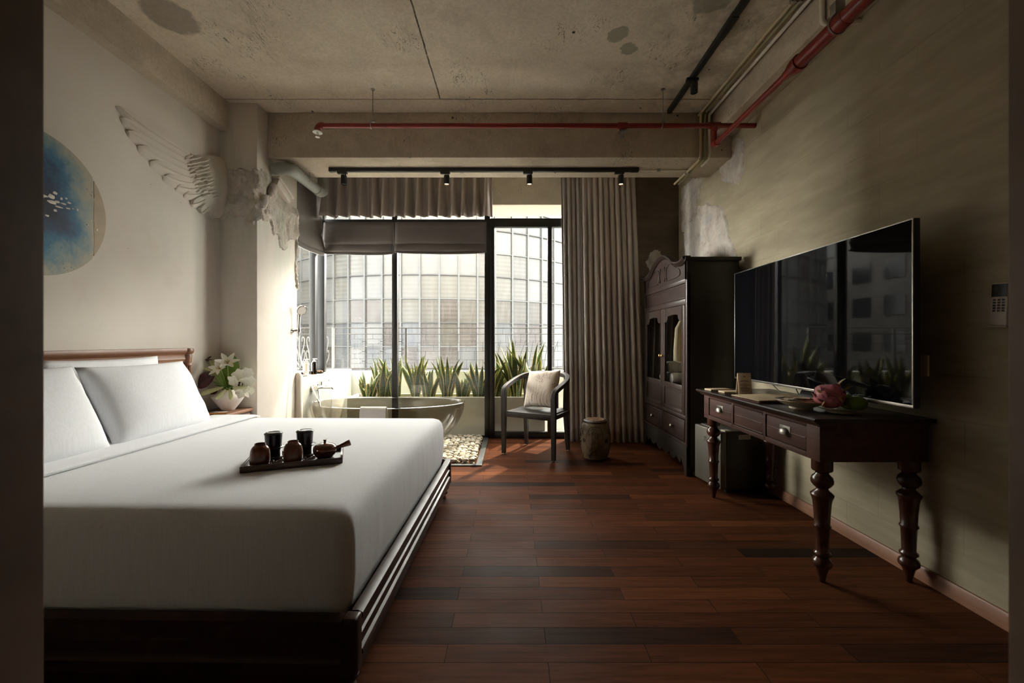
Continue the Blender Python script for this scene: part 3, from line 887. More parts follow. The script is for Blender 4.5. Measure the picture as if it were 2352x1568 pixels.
def RWp(px, py):                                   # a picture point on the olive wall as (y, z)
    k = XR / (px - 1176.0)
    return (F_PX * k, EYE + (784 - py) * k)
def LWp(px, py):                                   # the same on the white wall
    k = -XL / (1176.0 - px)
    return (F_PX * k, EYE + (784 - py) * k)
def BWp(px, py):                                   # the same on the back wall as (x, z)
    k = YB / F_PX
    return ((px - 1176) * k, EYE + (784 - py) * k)

def build_wall_wear(col):
    wr = bpy.data.objects['wall_right']; wb = bpy.data.objects['wall_back']
    z7 = lambda L: [(1460 + x / 4.613, 280 + y / 4.613) for x, y in L]
    A = [RWp(*p) for p in z7([(1075, 150), (1130, 160), (1165, 330), (1150, 500), (1090, 660), (1010, 650), (930, 640), (900, 560), (900, 430), (960, 330), (965, 220)])]
    patch('plaster_patch', A, lambda a, b, o: (XR - o, a, b), M['flaked'], wr, seed=3)
    B = [RWp(*p) for p in z7([(490, 690), (600, 600), (715, 590), (700, 690), (660, 830), (650, 960), (560, 1090), (540, 1180), (495, 1160), (490, 900)])]
    patch('plaster_patch', B, lambda a, b, o: (XR - o, a, b), M['flaked'], wr, seed=5, step=0.016)
    Cc = [RWp(*p) for p in z7([(510, 1190), (545, 1090), (650, 960), (665, 880), (750, 860), (870, 870), (915, 900), (975, 1020), (990, 1200), (1060, 1340), (1085, 1450), (530, 1450), (525, 1300)])]
    patch('plaster_patch', Cc, lambda a, b, o: (XR - o, a, b), M['flaked'], wr, seed=8)
    D = [BWp(*p) for p in z7([(230, 1330), (265, 1370), (270, 1410), (300, 1430), (330, 1450), (200, 1640), (120, 1560), (95, 1480), (130, 1400)])]
    patch('plaster_patch', D, lambda a, b, o: (a, YB - o, b), M['flaked'], wb, seed=11)
    # rough sculpted plaster around the top of the column
    E = [(-2.56, 2.60), (-2.33, 2.61), (-2.30, 2.635), (-2.17, 2.635), (-2.17, 2.24), (-2.21, 2.17), (-2.27, 2.12), (-2.33, 2.20), (-2.42, 2.22), (-2.56, 2.19)]
    patch('plaster_patch', E, lambda a, b, o: (a, 3.535 - o, b), M['rough_plaster'], col, seed=21, depth=.012, rough=.020, step=.009, jag=.055)
    Fp = [(3.50, 2.635), (4.02, 2.635), (4.12, 2.50), (4.20, 2.50), (4.20, 2.22), (4.10, 2.18), (3.98, 2.06), (3.86, 2.05), (3.76, 2.16), (3.62, 2.24), (3.50, 2.30)]
    patch('plaster_patch', Fp, lambda a, b, o: (-2.19 + o, a, b), M['rough_plaster'], col, seed=25, depth=.008, rough=.018, step=.010, jag=.055)
    Gp = [(4.13, 2.5), (4.20, 2.5), (4.20, 1.66), (4.16, 1.70), (4.14, 1.85), (4.16, 2.0), (4.14, 2.2)]
    patch('plaster_patch', Gp, lambda a, b, o: (-2.19 + o, a, b), M['rough_plaster'], col, seed=28, depth=.014, rough=.02, step=.010)
    # scroll bracket, rosette and moulding left from an old capital
    b = MB()
    T = Matrix.Translation((-2.165, 3.86, 2.555)) @ Matrix.Rotation(math.radians(-24), 4, 'X')
    b.box(-0.03, 0.035, -0.12, 0.12, -0.035, 0.035, 0.008, T=T)
    b.box(-0.03, 0.05, -0.14, 0.14, 0.035, 0.055, 0.006, T=T)
    b.build('capital_moulding', M['plaster'], col)
    b = MB()
    pth = catmull([(-2.17, 3.74, 2.57), (-2.16, 3.70, 2.50), (-2.155, 3.66, 2.44), (-2.155, 3.60, 2.41), (-2.16, 3.57, 2.36), (-2.165, 3.58, 2.31)], 8)
    b.tube(pth, [0.028 + 0.012 * math.sin(i * .25) for i in range(len(pth))], 10)
    pth2 = [p + Vector((0.006, 0.045, 0.012)) for p in pth]
    b.tube(pth2, 0.018, 8)
    b.build('scroll_bracket', M['flaked'], col)
    b = MB()
    for k in range(9):
        a = 2 * PI * k / 9
        b.ball((-2.178, 3.63 + 0.045 * math.cos(a), 2.29 + 0.045 * math.sin(a)), 0.014, 0.028, 0.028, 8, 6)
    b.ball((-2.172, 3.63, 2.29), 0.022, 0.022, 0.022, 10, 8)
    b.build('rosette', M['flaked'], col)
    b = MB()
    b.tube([(-2.17, 4.19, 0.05), (-2.17, 4.19, 0.80), (-2.175, 4.188, 0.835)], [0.034, 0.034, 0.018], 14)
    b.build('corner_moulding', M['plaster'], col)

def build_facade():
    cx, cy, R0 = -4.07, 26.0, 9.0
    root = thing('office_building', 'pale curved office block with glazed bays across the street', 'building', (cx, cy, -8))
    dth = 0.79 / R0
    zs = [-0.05 + 0.99 * k for k in range(-2, 8)]
    cells = []
    rr = random.Random(5)
    kinds = {}
    for c in range(-16, 17):
        for r in range(len(zs) - 1):
            th = -PI / 2 + (c + .5) * dth + 0.03
            x = cx + R0 * math.cos(th); y = cy + R0 * math.sin(th)
            zm = (zs[r] + zs[r + 1]) / 2
            px = 1176 + F_PX * x / y; py = 784 - F_PX * (zm - EYE) / y
            seen = 0 if (670 < px < 1300 and 470 < py < 850 and abs(c) < 15) else 1
            if zm > 4.4: kd = rr.choices([0, 1, 5], [7, 2, 1])[0]
            elif zm > 3.4: kd = rr.choices([0, 1, 2], [5, 5, 2])[0]
            elif zm > 2.4: kd = rr.choices([0, 1, 2, 5, 4], [4, 4, 3, 2, 1])[0]
            elif zm > 1.4: kd = rr.choices([0, 2, 3, 4, 5], [3, 2, 3, 4, 2])[0]
            else: kd = rr.choices([0, 2, 3, 4, 5], [3, 3, 2, 2, 4])[0]
            cells.append((seen, abs(px - 1000) + abs(py - 680), c, r, kd))
    cells.sort()
    def cell(b, c, r, mi=0):
        a0, a1 = -PI / 2 + c * dth + 0.03, -PI / 2 + (c + 1) * dth + 0.03
        vs = []
        for rad in (R0, R0 - 0.05):
            for a, z in ((a0, zs[r]), (a1, zs[r]), (a1, zs[r + 1]), (a0, zs[r + 1])):
                vs.append((cx + rad * math.cos(a), cy + rad * math.sin(a), z))
        b.add(vs, [(0, 1, 2, 3), (7, 6, 5, 4), (0, 4, 5, 1), (1, 5, 6, 2), (2, 6, 7, 3), (3, 7, 4, 0)], mi)
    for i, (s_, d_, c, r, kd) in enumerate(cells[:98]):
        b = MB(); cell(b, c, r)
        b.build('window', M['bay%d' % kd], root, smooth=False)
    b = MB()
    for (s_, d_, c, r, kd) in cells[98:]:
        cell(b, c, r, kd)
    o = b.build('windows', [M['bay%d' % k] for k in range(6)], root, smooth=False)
    o['kind'] = 'stuff'
    for c in range(-16, 18):
        a = -PI / 2 + c * dth + 0.03
        x, y = cx + (R0 + .03) * math.cos(a), cy + (R0 + .03) * math.sin(a)
        b = MB(); T = Matrix.Translation((x, y, 0)) @ Matrix.Rotation(a, 4, 'Z')
        b.box(-0.05, 0.05, -0.035, 0.035, zs[0], zs[-1], T=T)
        b.build('mullion', M['mullion'], root)
    for k, z in enumerate(zs):
        b = MB()
        n = 40
        pts = [(cx + (R0 + .04) * math.cos(-PI / 2 + 0.03 + (-16 + 33 * i / n) * dth), cy + (R0 + .04) * math.sin(-PI / 2 + 0.03 + (-16 + 33 * i / n) * dth), z) for i in range(n + 1)]
        b.sweep(pts, 0.06, 0.045)
        b.build('transom', M['transom' if k % 2 == 0 else 'mullion'], root)
    b = MB()
    for (z0, z1) in ((-8, zs[0]), (zs[-1], zs[-1] + 0.25)):
        n = 40
        rows = [[(cx + rad * math.cos(-PI / 2 + 0.03 + (-16 + 33 * i / n) * dth), cy + rad * math.sin(-PI / 2 + 0.03 + (-16 + 33 * i / n) * dth), z) for rad, z in ((R0, z0), (R0, z1), (R0 - 8, z1))] for i in range(n + 1)]
        b.rows(rows)
    b.build('plinth', M['mullion'], root)

    # buildings further along the street, seen in the television's reflection
    def block(name, label, x0, x1, y0, y1, z1, mat, cols, rows, winmat='block_win'):
        r = thing(name, label, 'building', ((x0 + x1) / 2, (y0 + y1) / 2, -8))
        b = MB(); b.box(x0, x1, y0, y1, -8, z1, 0.05)
        b.build('wall', M[mat], r)
        for i in range(cols):
            for j in range(rows):
                w_ = (y1 - y0) / cols; h_ = (z1 + 2) / rows
                b = MB(); b.box(x1 - 0.02, x1 + 0.04, y0 + (i + .2) * w_, y0 + (i + .8) * w_, -2 + (j + .25) * h_, -2 + (j + .8) * h_)
                b.build('window', M[winmat], r)
    block('apartment_block', 'grey box shaped block left of the curved office block', -27, -17, 15.5, 29, 8.3, 'block_grey', 6, 5)
    block('apartment_block', 'green netted tower seen past the left end of the balcony', -17.5, -14.4, 13.6, 15.3, 12.0, 'block_green', 2, 5)
    block('apartment_block', 'low red hoarded block beyond the left end of the balcony', -10.6, -9.6, 9.2, 10.3, 1.9, 'block_red', 1, 1)
    block('apartment_block', 'distant grey block behind the curved office block', -24, -11, 30, 36, 6.4, 'block_grey', 3, 4)
    block('apartment_block', 'grey block right of the curved office block', 7.0, 20, 24, 34, 6.8, 'block_grey', 3, 4)

def build_balcony():
    # planter trough with soil
    r = thing('concrete_planter', 'long grey cement planter outside the glass', 'planter', (-1.0, 5.15, -0.03))
    b = MB()
    x0, x1, y0, y1, zt = -2.0, 0.40, 4.985, 5.33, 0.476
    b.box(x0, x1, y0, y0 + .035, -.03, zt, .004); b.box(x0, x1, y1 - .035, y1, -.03, zt, .004)
    b.box(x0, x0 + .035, y0 + .035, y1 - .035, -.03, zt, .004); b.box(x1 - .035, x1, y0 + .035, y1 - .035, -.03, zt, .004)
    b.build('trough', M['planter'], r)
    b = MB()
    b.box(x0 + .03, x1 - .03, y0 + .03, y1 - .03, -.03, zt - .045)
    b.build('soil', M['soil'], r)

    rr = random.Random(3)
    spots = [(-1.80, 10, .36, 'pale edged'), (-1.62, 11, .50, ''), (-1.47, 9, .56, ''), (-1.22, 9, .56, ''), (-1.04, 8, .48, ''), (-0.80, 9, .58, ''), (-0.62, 6, .44, ''), (-0.42, 10, .52, ''), (-0.24, 9, .54, ''),
             (-0.10, 9, .58, ''), (0.06, 10, .80, ''), (0.22, 9, .72, ''), (0.33, 6, .52, '')]
    LB = ['snake plant at the left end of the planter', 'second snake plant from the planter left end', 'snake plant just left of the window mullion',
          'snake plant just right of the window mullion', 'snake plant with one leaf bent low, behind the towel', 'snake plant with widely spread leaves behind the tub',
          'short snake plant between two fuller ones behind the tub right end', 'snake plant with curling tips, second left of the main post', 'snake plant hard against the left of the main post',
          'snake plant just right of the main post', 'tallest snake plant, behind the glass door', 'tall snake plant behind the left arm of the chair', 'snake plant at the right end of the planter']
    for i, (px, n, hh, _) in enumerate(spots):
        base = Vector((px, 5.155 + rr.uniform(-.05, .05), 0.425))
        root = thing('snake_plant', LB[i] + ', yellow edged', 'plant', base, 0, 'yellow edged snake plants in the planter')
        for k in range(n + 3):
            a = rr.uniform(0, 2 * PI)
            off = Vector((math.cos(a) * rr.uniform(.01, .07), math.sin(a) * rr.uniform(.01, .055), 0))
            lean = Vector((math.cos(a), math.sin(a) * .45, 0)) * rr.uniform(.03, .30)
            h = hh * rr.uniform(.55, 1.08)
            wd = rr.uniform(.028, .043)
            tw = rr.uniform(-.9, .9)
            turn = rr.uniform(-.6, .6)
            rows = []
            m = 11
            for q in range(m + 1):
                t = q / m
                pr = (0.55 + 0.9 * t) if t < .45 else max(0.0, (1 - ((t - .45) / .55) ** 1.9)) * .955
                ww = wd * pr + 0.0006
                cpos = off + lean * (t ** 1.7) * h / .55 + Vector((0, 0, h * t * (1 - .10 * t * abs(lean.x) * 3)))
                ang = tw + turn * t
                dx = Vector((math.cos(ang), math.sin(ang), 0)); nx = Vector((-math.sin(ang), math.cos(ang), 0))
                cup = 0.35 * ww
                rows.append([base + cpos + dx * (ww * s) + nx * (cup * s * s + 0.012 * math.sin(t * 9 + k) * t) for s in (-1, -.76, 0, .76, 1)])
            b = MB()
            b.rows(rows, mi=lambda i_, j_: 1 if j_ in (0, 3) else 0)
            rows2 = [[p + Vector((0.0015, 0.004, 0)) for p in r_] for r_ in rows]
            b.rows([r_[::-1] for r_ in rows2], mi=lambda i_, j_: 1 if j_ in (0, 3) else 0)
            b.build('leaf', [M['snake_green'], M['snake_yellow']], root)

    # iron railing on the parapet
    r = thing('balcony_railing', 'black iron balcony railing with brick pattern lattice on white parapet', 'railing', (-1, 5.54, 0.755))
    Yr = 5.54
    def X(px): return (px - 1176) * Yr / F_PX
    def Z(py): return EYE + (784 - py) * Yr / F_PX
    for py, rad in ((753, .006), (767, .005)):
        b = MB(); b.tube([(X(600), Yr, Z(py)), (X(1330), Yr, Z(py))], rad, 6); b.build('top_rail', M['iron'], r)
    b = MB(); b.tube([(X(600), Yr, Z(846)), (X(1330), Yr, Z(846))], .009, 6); b.build('bottom_rail', M['iron'], r)
    for px in (765, 933, 1120, 1300):
        b = MB(); b.box(X(px) - .014, X(px) + .014, Yr - .014, Yr + .014, .74, Z(752), .002); b.build('post', M['iron_grey'], r)
    for x0, nrow, sx, seed in ((772, 7, 42, 1), (940, 4, 37.5, 2), (1128, 4, 34, 3)):
        x1 = {772: 927, 940: 1113, 1128: 1294}[x0]
        b = MB()
        hgt = (846 - 767) / nrow
        for q in range(nrow):
            py = 767 + hgt * q
            b.tube([(X(x0), Yr, Z(py)), (X(x1), Yr, Z(py))], .003, 5)
            c = x0 + (sx / 2 if q % 2 else sx)
            while c < x1:
                if x0 == 772 and q % 2 == 1:
                    pass
                else:
                    b.tube([(X(c), Yr, Z(py)), (X(c), Yr, Z(py + hgt))], .003, 5)
                c += sx
        c = x0 + sx / 2
        while c < 1000 and x0 == 772 and c < x1:                      # small bow tie links of the left lattice
            for q in (1, 3, 5):
                py = 767 + hgt * (q + .5)
                for s in (-1, 1):
                    b.tube([(X(c + s * 8), Yr, Z(py - hgt * .5)), (X(c + s * 8), Yr, Z(py - hgt * .22)), (X(c + s * 3), Yr, Z(py - hgt * .22)), (X(c + s * 3), Yr, Z(py + hgt * .22)), (X(c + s * 8), Yr, Z(py + hgt * .22)), (X(c + s * 8), Yr, Z(py + hgt * .5))], .0026, 5)
                b.tube([(X(c - 3), Yr, Z(py)), (X(c + 3), Yr, Z(py))], .006, 6)
            c += sx
        for t in range(2):                                            # slanting stays between the top rails
            cc = x0 + sx * (.8 + 1.9 * t)
            b.tube([(X(cc), Yr, Z(753)), (X(cc), Yr, Z(767))], .003, 5)
        if x0 == 1128:
            for c in (1150, 1185, 1225, 1260):
                b.tube([(X(c), Yr + .01, Z(846)), (X(c + 22), Yr + .01, Z(782))], .003, 5)
                b.tube([(X(c), Yr + .01, Z(782)), (X(c - 12), Yr + .01, Z(846))], .003, 5)
        b.build('lattice', M['iron'], r)
    for c in (745, 716, 690, 662, 636):                               # scrolled panels left of the corner post
        b = MB()
        for s in (-1, 1):
            pts = [(X(c) + s * a, Yr - .01, z) for a, z in ((.005, .80), (.02, .92), (.035, 1.02), (.055, 1.10), (.06, 1.17), (.045, 1.21), (.028, 1.19), (.03, 1.15))]
            b.tube(catmull(pts, 5), .007, 6)
            pts = [(X(c) + s * a, Yr - .01, z) for a, z in ((.012, .82), (.05, .90), (.07, .98), (.055, 1.03), (.04, 1.0))]
            b.tube(catmull(pts, 5), .006, 6)
        b.build('scroll_panel', M['iron_grey'], r)

COL = build_shell()
build_wall_wear(COL)
build_facade()
build_balcony()
# ------------------------------------------------------------------ bed and what lies on it
def leaf_grid(b, p0, d, up, L, W, curl=0.0, n=7, mi=0, fold=0.15, shape=1.0, tipw=0.0):
    d = Vector(d).normalized(); up = Vector(up)
    side = d.cross(up).normalized(); nn = side.cross(d).normalized()
    rows = []
    for i in range(n + 1):
        t = i / n
        ww = W * (math.sin(PI * min(1, t ** shape)) ** 0.75 * (1 - tipw) + tipw * (1 - t)) + 0.0008
        c = Vector(p0) + d * (L * t) + nn * (curl * L * t * t)
        rows.append([c + side * (ww * s) + nn * (fold * ww * abs(s) ** 1.5) for s in (-1, -.5, 0, .5, 1)])
    b.rows(rows, mi=mi)
    b.rows([[p - nn * 0.0016 for p in r][::-1] for r in rows], mi=mi)

def build_bed():
    root = thing('bed', 'large dark wooden bed with a moulded frame and panelled headboard', 'bed', (-1.5, 2.188, 0), -0.018)
    x1, ye = 1.0345, 0.893
    prof = [(-.036, .285), (-.014, .285), (0, .278), (0, .262), (-.012, .254), (-.012, .216), (-.004, .212), (-.004, .200), (-.012, .196), (-.012, .166), (-.002, .160), (.002, .149), (-.004, .141), (-.004, .106), (-.036, .106)]
    b = MB(); b.prism([(x1 + a, z) for a, z in prof], -ye + .05, ye - .05, 'y')
    b.build('side_rail', M['bed_wood'], root, local=True)
    for s in (-1, 1):
        b = MB(); b.prism([(s * (ye + a), z) for a, z in prof], -.93, x1 - .05, 'x')
        b.build('side_rail', M['bed_wood'], root, local=True)
    for s in (-1, 1):
        b = MB(); b.box(x1 - .052, x1 - .001, s * (ye - .0265) - .0255, s * (ye - .0265) + .0255, .106, .284, .010, seg=3)
        b.build('corner_post', M['bed_wood'], root, local=True)
    for (x, y) in ((x1 - .045, ye - .045), (x1 - .045, -ye + .045), (-.88, ye - .045), (-.88, -ye + .045)):
        b = MB(); b.lathe([(.012, .03), (.022, .036), (.026, .046), (.016, .058), (.030, .072), (.034, .084), (.020, .096), (.022, .107)], (x, y, 0), 14)
        f = b.build('foot', M['bed_wood'], root, local=True)
        b = MB(); b.lathe([(.010, 0), (.014, .004), (.014, .018), (.010, .030)], (x, y, 0), 12)
        b.build('caster', M['chrome'], f, local=True)
    b = MB(); b.box(-.93, x1 - .04, -ye + .04, ye - .04, .15, .212)
    b.build('base_board', M['bed_wood'], root, local=True)
    # headboard
    b = MB(); b.box(-.985, -.962, -.86, .86, .10, 1.0, .002)
    b.build('headboard_panel', M['head_wood'], root, local=True)
    b = MB()
    b.prism([(-.99, 1.0), (-.942, 1.0), (-.942, 1.012), (-.936, 1.02), (-.940, 1.05), (-.938, 1.056), (-.926, 1.066), (-.920, 1.082), (-.924, 1.098), (-.99, 1.10)], -.905, .885, 'y')
    b.prism([(-.99, .955), (-.955, .955), (-.948, .962), (-.950, 1.0), (-.99, 1.0)], -.86, .86, 'y')
    b.build('cap_rail', M['head_wood'], root, local=True)
    for s in (-1, 1):
        b = MB(); n = 28
        ring = []
        rows = []
        for z in (.08, .965):
            rows.append([Vector((-.958 + (.030 + .003 * (1 if k % 2 else -1)) * math.cos(2 * PI * k / n), s * .876 + (.030 + .003 * (1 if k % 2 else -1)) * math.sin(2 * PI * k / n), z)) for k in range(n)])
        b.rows(rows, True, capa=True, capb=True)
        b.lathe([(.030, .965), (.036, .972), (.036, .985), (.031, .992), (.034, 1.01), (.036, 1.045), (.034, 1.055), (.044, 1.066), (.047, 1.082), (.044, 1.097), (.02, 1.101)], (-.955, s * .876, 0), 20)
        b.build('headboard_post', M['head_wood'], root, local=True)
    b = MB()
    for s in (-1, 1):
        b.box(-.965, -.948, s * .828 - .012, s * .828 + .012, .3, .955, .003)
    b.build('panel_moulding', M['head_wood'], root, local=True)

    # mattress under a tightly fitted white cover
    X0, X1, Y0, Y1, Z0, Z1 = -.915, .988, -.848, .848, .220, .600
    def loop(ins, z, rad, wr):
        pts = []
        a0, a1, c0, c1 = X0 + ins, X1 - ins, Y0 + ins, Y1 - ins
        r = max(rad - ins * .3, .03)
        per = []
        for (cx, cy, st) in ((a1 - r, c1 - r, 0), (a0 + r, c1 - r, 90), (a0 + r, c0 + r, 180), (a1 - r, c0 + r, 270)):
            for k in range(9):
                a = math.radians(st + 90 * k / 8)
                per.append(Vector((cx + r * math.cos(a), cy + r * math.sin(a), z)))
        out = []
        for i in range(len(per)):
            p, q = per[i], per[(i + 1) % len(per)]
            m = 60 if i % 9 == 8 else 1
            for k in range(m):
                out.append(p.lerp(q, k / m))
        res = []
        for p in out:
            if wr and p.x > .5:
                e = (p - Vector((X1, Y1, 0))).length; e2 = (p - Vector((X1, Y0, 0))).length
                amp = .0018 + .004 * math.exp(-Vector((p.x - X1, p.y - Y1)).length * 2.2) + .0035 * math.exp(-Vector((p.x - X1, p.y - Y0)).length * 6)
                q = noise.noise(Vector((p.x * 3, p.y * 34, 0 + z * 1.2))) * amp * wr
                p = p + Vector((q, 0, 0))
            res.append(p)
        return res
    rows = []
    for ins, z, wr in ((.022, Z0, .4), (.004, .30, .8), (-.004, .38, 1), (-.003, .47, 1), (.0, .53, 1), (.008, .562, .9), (.022, .583, .6), (.045, .594, .3), (.08, .5985, .1), (.16, .600, 0), (.35, .601, 0), (.6, .602, 0), (.8, .602, 0)):
        rows.append(loop(ins, z, .055, wr))
    b = MB(); b.rows(rows, True, capb=True, capa=True)
    mt = b.build('mattress', M['linen_white'], None, origin=(0, 0, 0), sharp=180)
    mt.location = root.location; mt.rotation_euler = root.rotation_euler
    tag(mt, 'thick mattress in a smooth white cover on the wooden bed', 'mattress')

    # turned down top sheet in front of the pillows
    rows = []
    sec = [(-.70, .611), (-.69, .617), (-.55, .6185), (-.44, .6195), (-.395, .6185), (-.378, .615), (-.372, .611)]
    n = 50
    for i in range(n + 1):
        y = -.840 + 1.680 * i / n
        e = max(0, abs(y) - .78) / .06
        row = []
        for k, (x, z) in enumerate(sec):
            wv = .006 * noise.noise(Vector((x * 4, y * 2.4, 2))) if 0 < k < 6 else 0
            row.append(Vector((x + .006 * noise.noise(Vector((y * 3, 1, k * .1))), y, z + wv * .3 - .012 * e ** 2)))
        rows.append(row)
    b = MB(); b.rows(rows); b.rows([[p + Vector((0, 0, -.006)) for p in r][::-1] for r in rows])
    o = b.build('turned_down_sheet', M['linen_white'], None, origin=(0, 0, 0), sharp=180)
    o.location = root.location; o.rotation_euler = root.rotation_euler
    tag(o, 'folded back white top sheet across the bed before the pillows', 'sheet')

    def pillow(label, y, xb, zc, lean, w=.70, h=.47, t=.18, seed=0, roll=0.0):
        ex = Vector((math.sin(roll) * .2, 1, 0)).normalized()
        ey = Vector((-math.sin(lean), 0, math.cos(lean)))
        ey = (ey - ex * ey.dot(ex)).normalized()
        ez = ex.cross(ey)
        c = Vector((xb, y, zc))
        T = Matrix(((ex.x, ey.x, ez.x, c.x), (ex.y, ey.y, ez.y, c.y), (ex.z, ey.z, ez.z, c.z), (0, 0, 0, 1)))
        mb = xform(pillow_mesh(w, h, t, 22, .005, seed, .045), T)
        o = mb.build('pillow', M['linen_white'], sharp=180)
        tag(o, label, 'pillow', 'white pillows leaning on the headboard')
    pillow('white pillow in front, nearest the flower vase', 2.475, -2.16, .805, math.radians(26), seed=1)
    pillow('white pillow in front, cut by the left door jamb', 1.765, -2.155, .808, math.radians(26), seed=2, h=.48)
    pillow('white pillow behind the one nearest the flower vase', 2.42, -2.342, .822, math.radians(11), t=.10, seed=3, w=.70)
    pillow('white pillow behind the one cut by the left door jamb', 1.70, -2.345, .822, math.radians(11), t=.10, seed=4)

def build_tray():
    ZT = .6025
    root = thing('tea_tray', 'dark wooden tea tray with raised rim on the white bed', 'tray', (-1.1315, 1.708, ZT), math.radians(21.3))
    L, W = .396, .222
    b = MB(); b.box(.004, L - .004, .004, W - .004, 0, .008)
    b.build('tray_base', M['tray'], root, local=True)
    b = MB()
    b.box(0, L, 0, .010, 0, .026, .002); b.box(0, L, W - .010, W, 0, .026, .002)
    b.box(0, .010, .010, W - .010, 0, .026, .002); b.box(L - .010, L, .010, W - .010, 0, .026, .002)
    b.build('rim', M['tray'], root, local=True)
    R_ = MW[root]
    def W_(u, v, z=.0082): return R_ @ Vector((u, v, z))
    # coasters, upturned cups
    for (u, v, lb, lc, seed) in ((.062, .070, 'left upturned red clay cup on the tea tray', 'silver coaster under the left upturned cup', 0), (.190, .070, 'middle upturned red clay cup on the tea tray, left of the teapot', 'silver coaster under the middle upturned cup', 1)):
        p = W_(u, v)
        b = MB(); b.lathe([(.0, 0), (.043, 0), (.047, .003), (.043, .0035), (0, .003)], p, 28)
        tag(b.build('coaster', M['chrome']), lc, 'coaster', 'coasters on the tea tray')
        c = p + Vector((0, 0, .0037))
        prof = [(.0, .082), (.020, .083), (.022, .092), (.020, .0935), (.0185, .0935), (.017, .0855), (0, .0855)]
        b = MB()
        b.lathe([(.0365, 0)] + smooth_prof([(.0385, 0), (.0396, .012), (.0394, .038), (.0372, .060), (.0315, .0755), (.0225, .0835)]) + [(.0222, .0905), (.0205, .0915), (.0190, .0905), (.0185, .085), (.0, .0845)], c, 36)
        tag(b.build('teacup', M['clay'], origin=c), lb, 'cup', 'upturned clay cups on the tea tray')
        # spoon with an ornate end lying beside the cup
        s0 = W_(u + .044, v - .012, .011)
        rt = thing('teaspoon', 'ornate silver spoon beside the %s upturned cup' % ('left' if seed == 0 else 'middle'), 'spoon', s0, math.radians(21.3), 'teaspoons on the tea tray')
        b = MB()
        b.tube([(-.004, .0, .002), (.010, .012, .004), (.022, .028, .005), (.030, .045, .005)], [.002, .0018, .0018, .0016], 8)
        b.build('handle', M['chrome'], rt, local=True)
        b = MB()
        for k in range(3):
            a = 2.1 * k
            b.tube([(.003 + .008 * math.cos(a + t * .7) * (1 - k * .2), -.002 + .0035 * math.sin(t), .010 + .007 * math.sin(a + t * .7)) for t in range(9)], .0022, 6)
        b.build('scroll_end', M['chrome'], rt, local=True)
        b = MB(); b.ball((.036, .058, .0045), .009, .014, .004, 12, 8)
        b.build('bowl', M['chrome'], rt, local=True)
    # black coffee filters on saucers
    for (u, v, lb) in ((.098, .166, 'black coffee filter behind the left cup, on a grey saucer'), (.228, .166, 'black coffee filter behind the middle cup, on a grey saucer')):
        p = W_(u, v)
        b = MB(); b.lathe([(0, .002), (.026, .0), (.030, .003), (.048, .010), (.052, .013), (.050, .0145), (.030, .008), (0, .006)], p, 30)
        tag(b.build('saucer', M['pewter'], origin=p), 'grey saucer under the coffee filter behind the %s cup' % ('left' if u < .15 else 'middle'), 'saucer', 'saucers under the coffee filters')
        c = p + Vector((0, 0, .0075))
        rt = thing('coffee_filter', lb, 'coffee filter', c, 0, 'black coffee filters on the tea tray')
        b = MB()
        pr = [(.0, 0), (.030, 0)]
        for k in range(6):
            pr += [(.036 - .001 * k * 0, .004 + .0062 * k), (.0335, .0075 + .0062 * k)]
        pr += [(.035, .044), (0, .044)]
        b.lathe(pr, c, 28); b.build('cup', M['phin'], rt)
        b = MB(); b.lathe([(0, .044), (.044, .044), (.047, .0465), (.047, .0485), (.036, .050), (0, .050)], c, 30); b.build('drip_plate', M['phin'], rt)
        b = MB(); b.lathe([(0, .050), (.0335, .050), (.0365, .104), (0, .104)], c, 30); b.build('body', M['phin'], rt)
        b = MB(); b.lathe([(0, .104), (.0365, .104), (.0385, .106), (.0385, .109), (.032, .1135), (.026, .1145), (.024, .1125), (0, .1115)], c, 30); b.build('lid', M['phin'], rt)
    # side handled teapot
    p = W_(.318, .100)
    rt = thing('teapot', 'small red clay side handled teapot on the right of the tea tray', 'teapot', p, 0)
    b = MB(); b.lathe([(0, 0), (.031, 0)] + smooth_prof([(.034, .003), (.046, .018), (.0515, .036), (.050, .048), (.046, .054)]) + [(.043, .0545), (0, .053)], p, 40); b.build('body', M['clay'], rt)
    b = MB(); b.lathe(smooth_prof([(.0455, .054), (.045, .0565), (.036, .062), (.020, .0665), (.008, .068)]) + [(.0055, .071), (.007, .082), (.009, .0845), (.0, .0855)], p, 30); b.build('lid', M['clay'], rt)
    b = MB(); d = Vector((.90, .30, .32)).normalized()
    s = p + Vector((.044, .012, .040))
    b.tube([s, s + d * .02, s + d * .055, s + d * .068], [.0085, .0085, .0135, .0145], 16); b.build('handle', M['clay'], rt)
    b = MB(); b.tube([s + d * .0682, s + d * .0686], [.010, .010], 14); b.build('handle_end', M['ink'], rt)
    b = MB(); d = Vector((-.12, -.93, .35)).normalized(); s = p + Vector((-.006, -.046, .036))
    b.tube([s, s + d * .012, s + d * .026], [.0105, .008, .0062], 14); b.build('spout', M['clay'], rt)
    b = MB(); b.tube([s + d * .0262, s + d * .0265], [.004, .004], 12); b.build('spout_hole', M['ink'], rt)

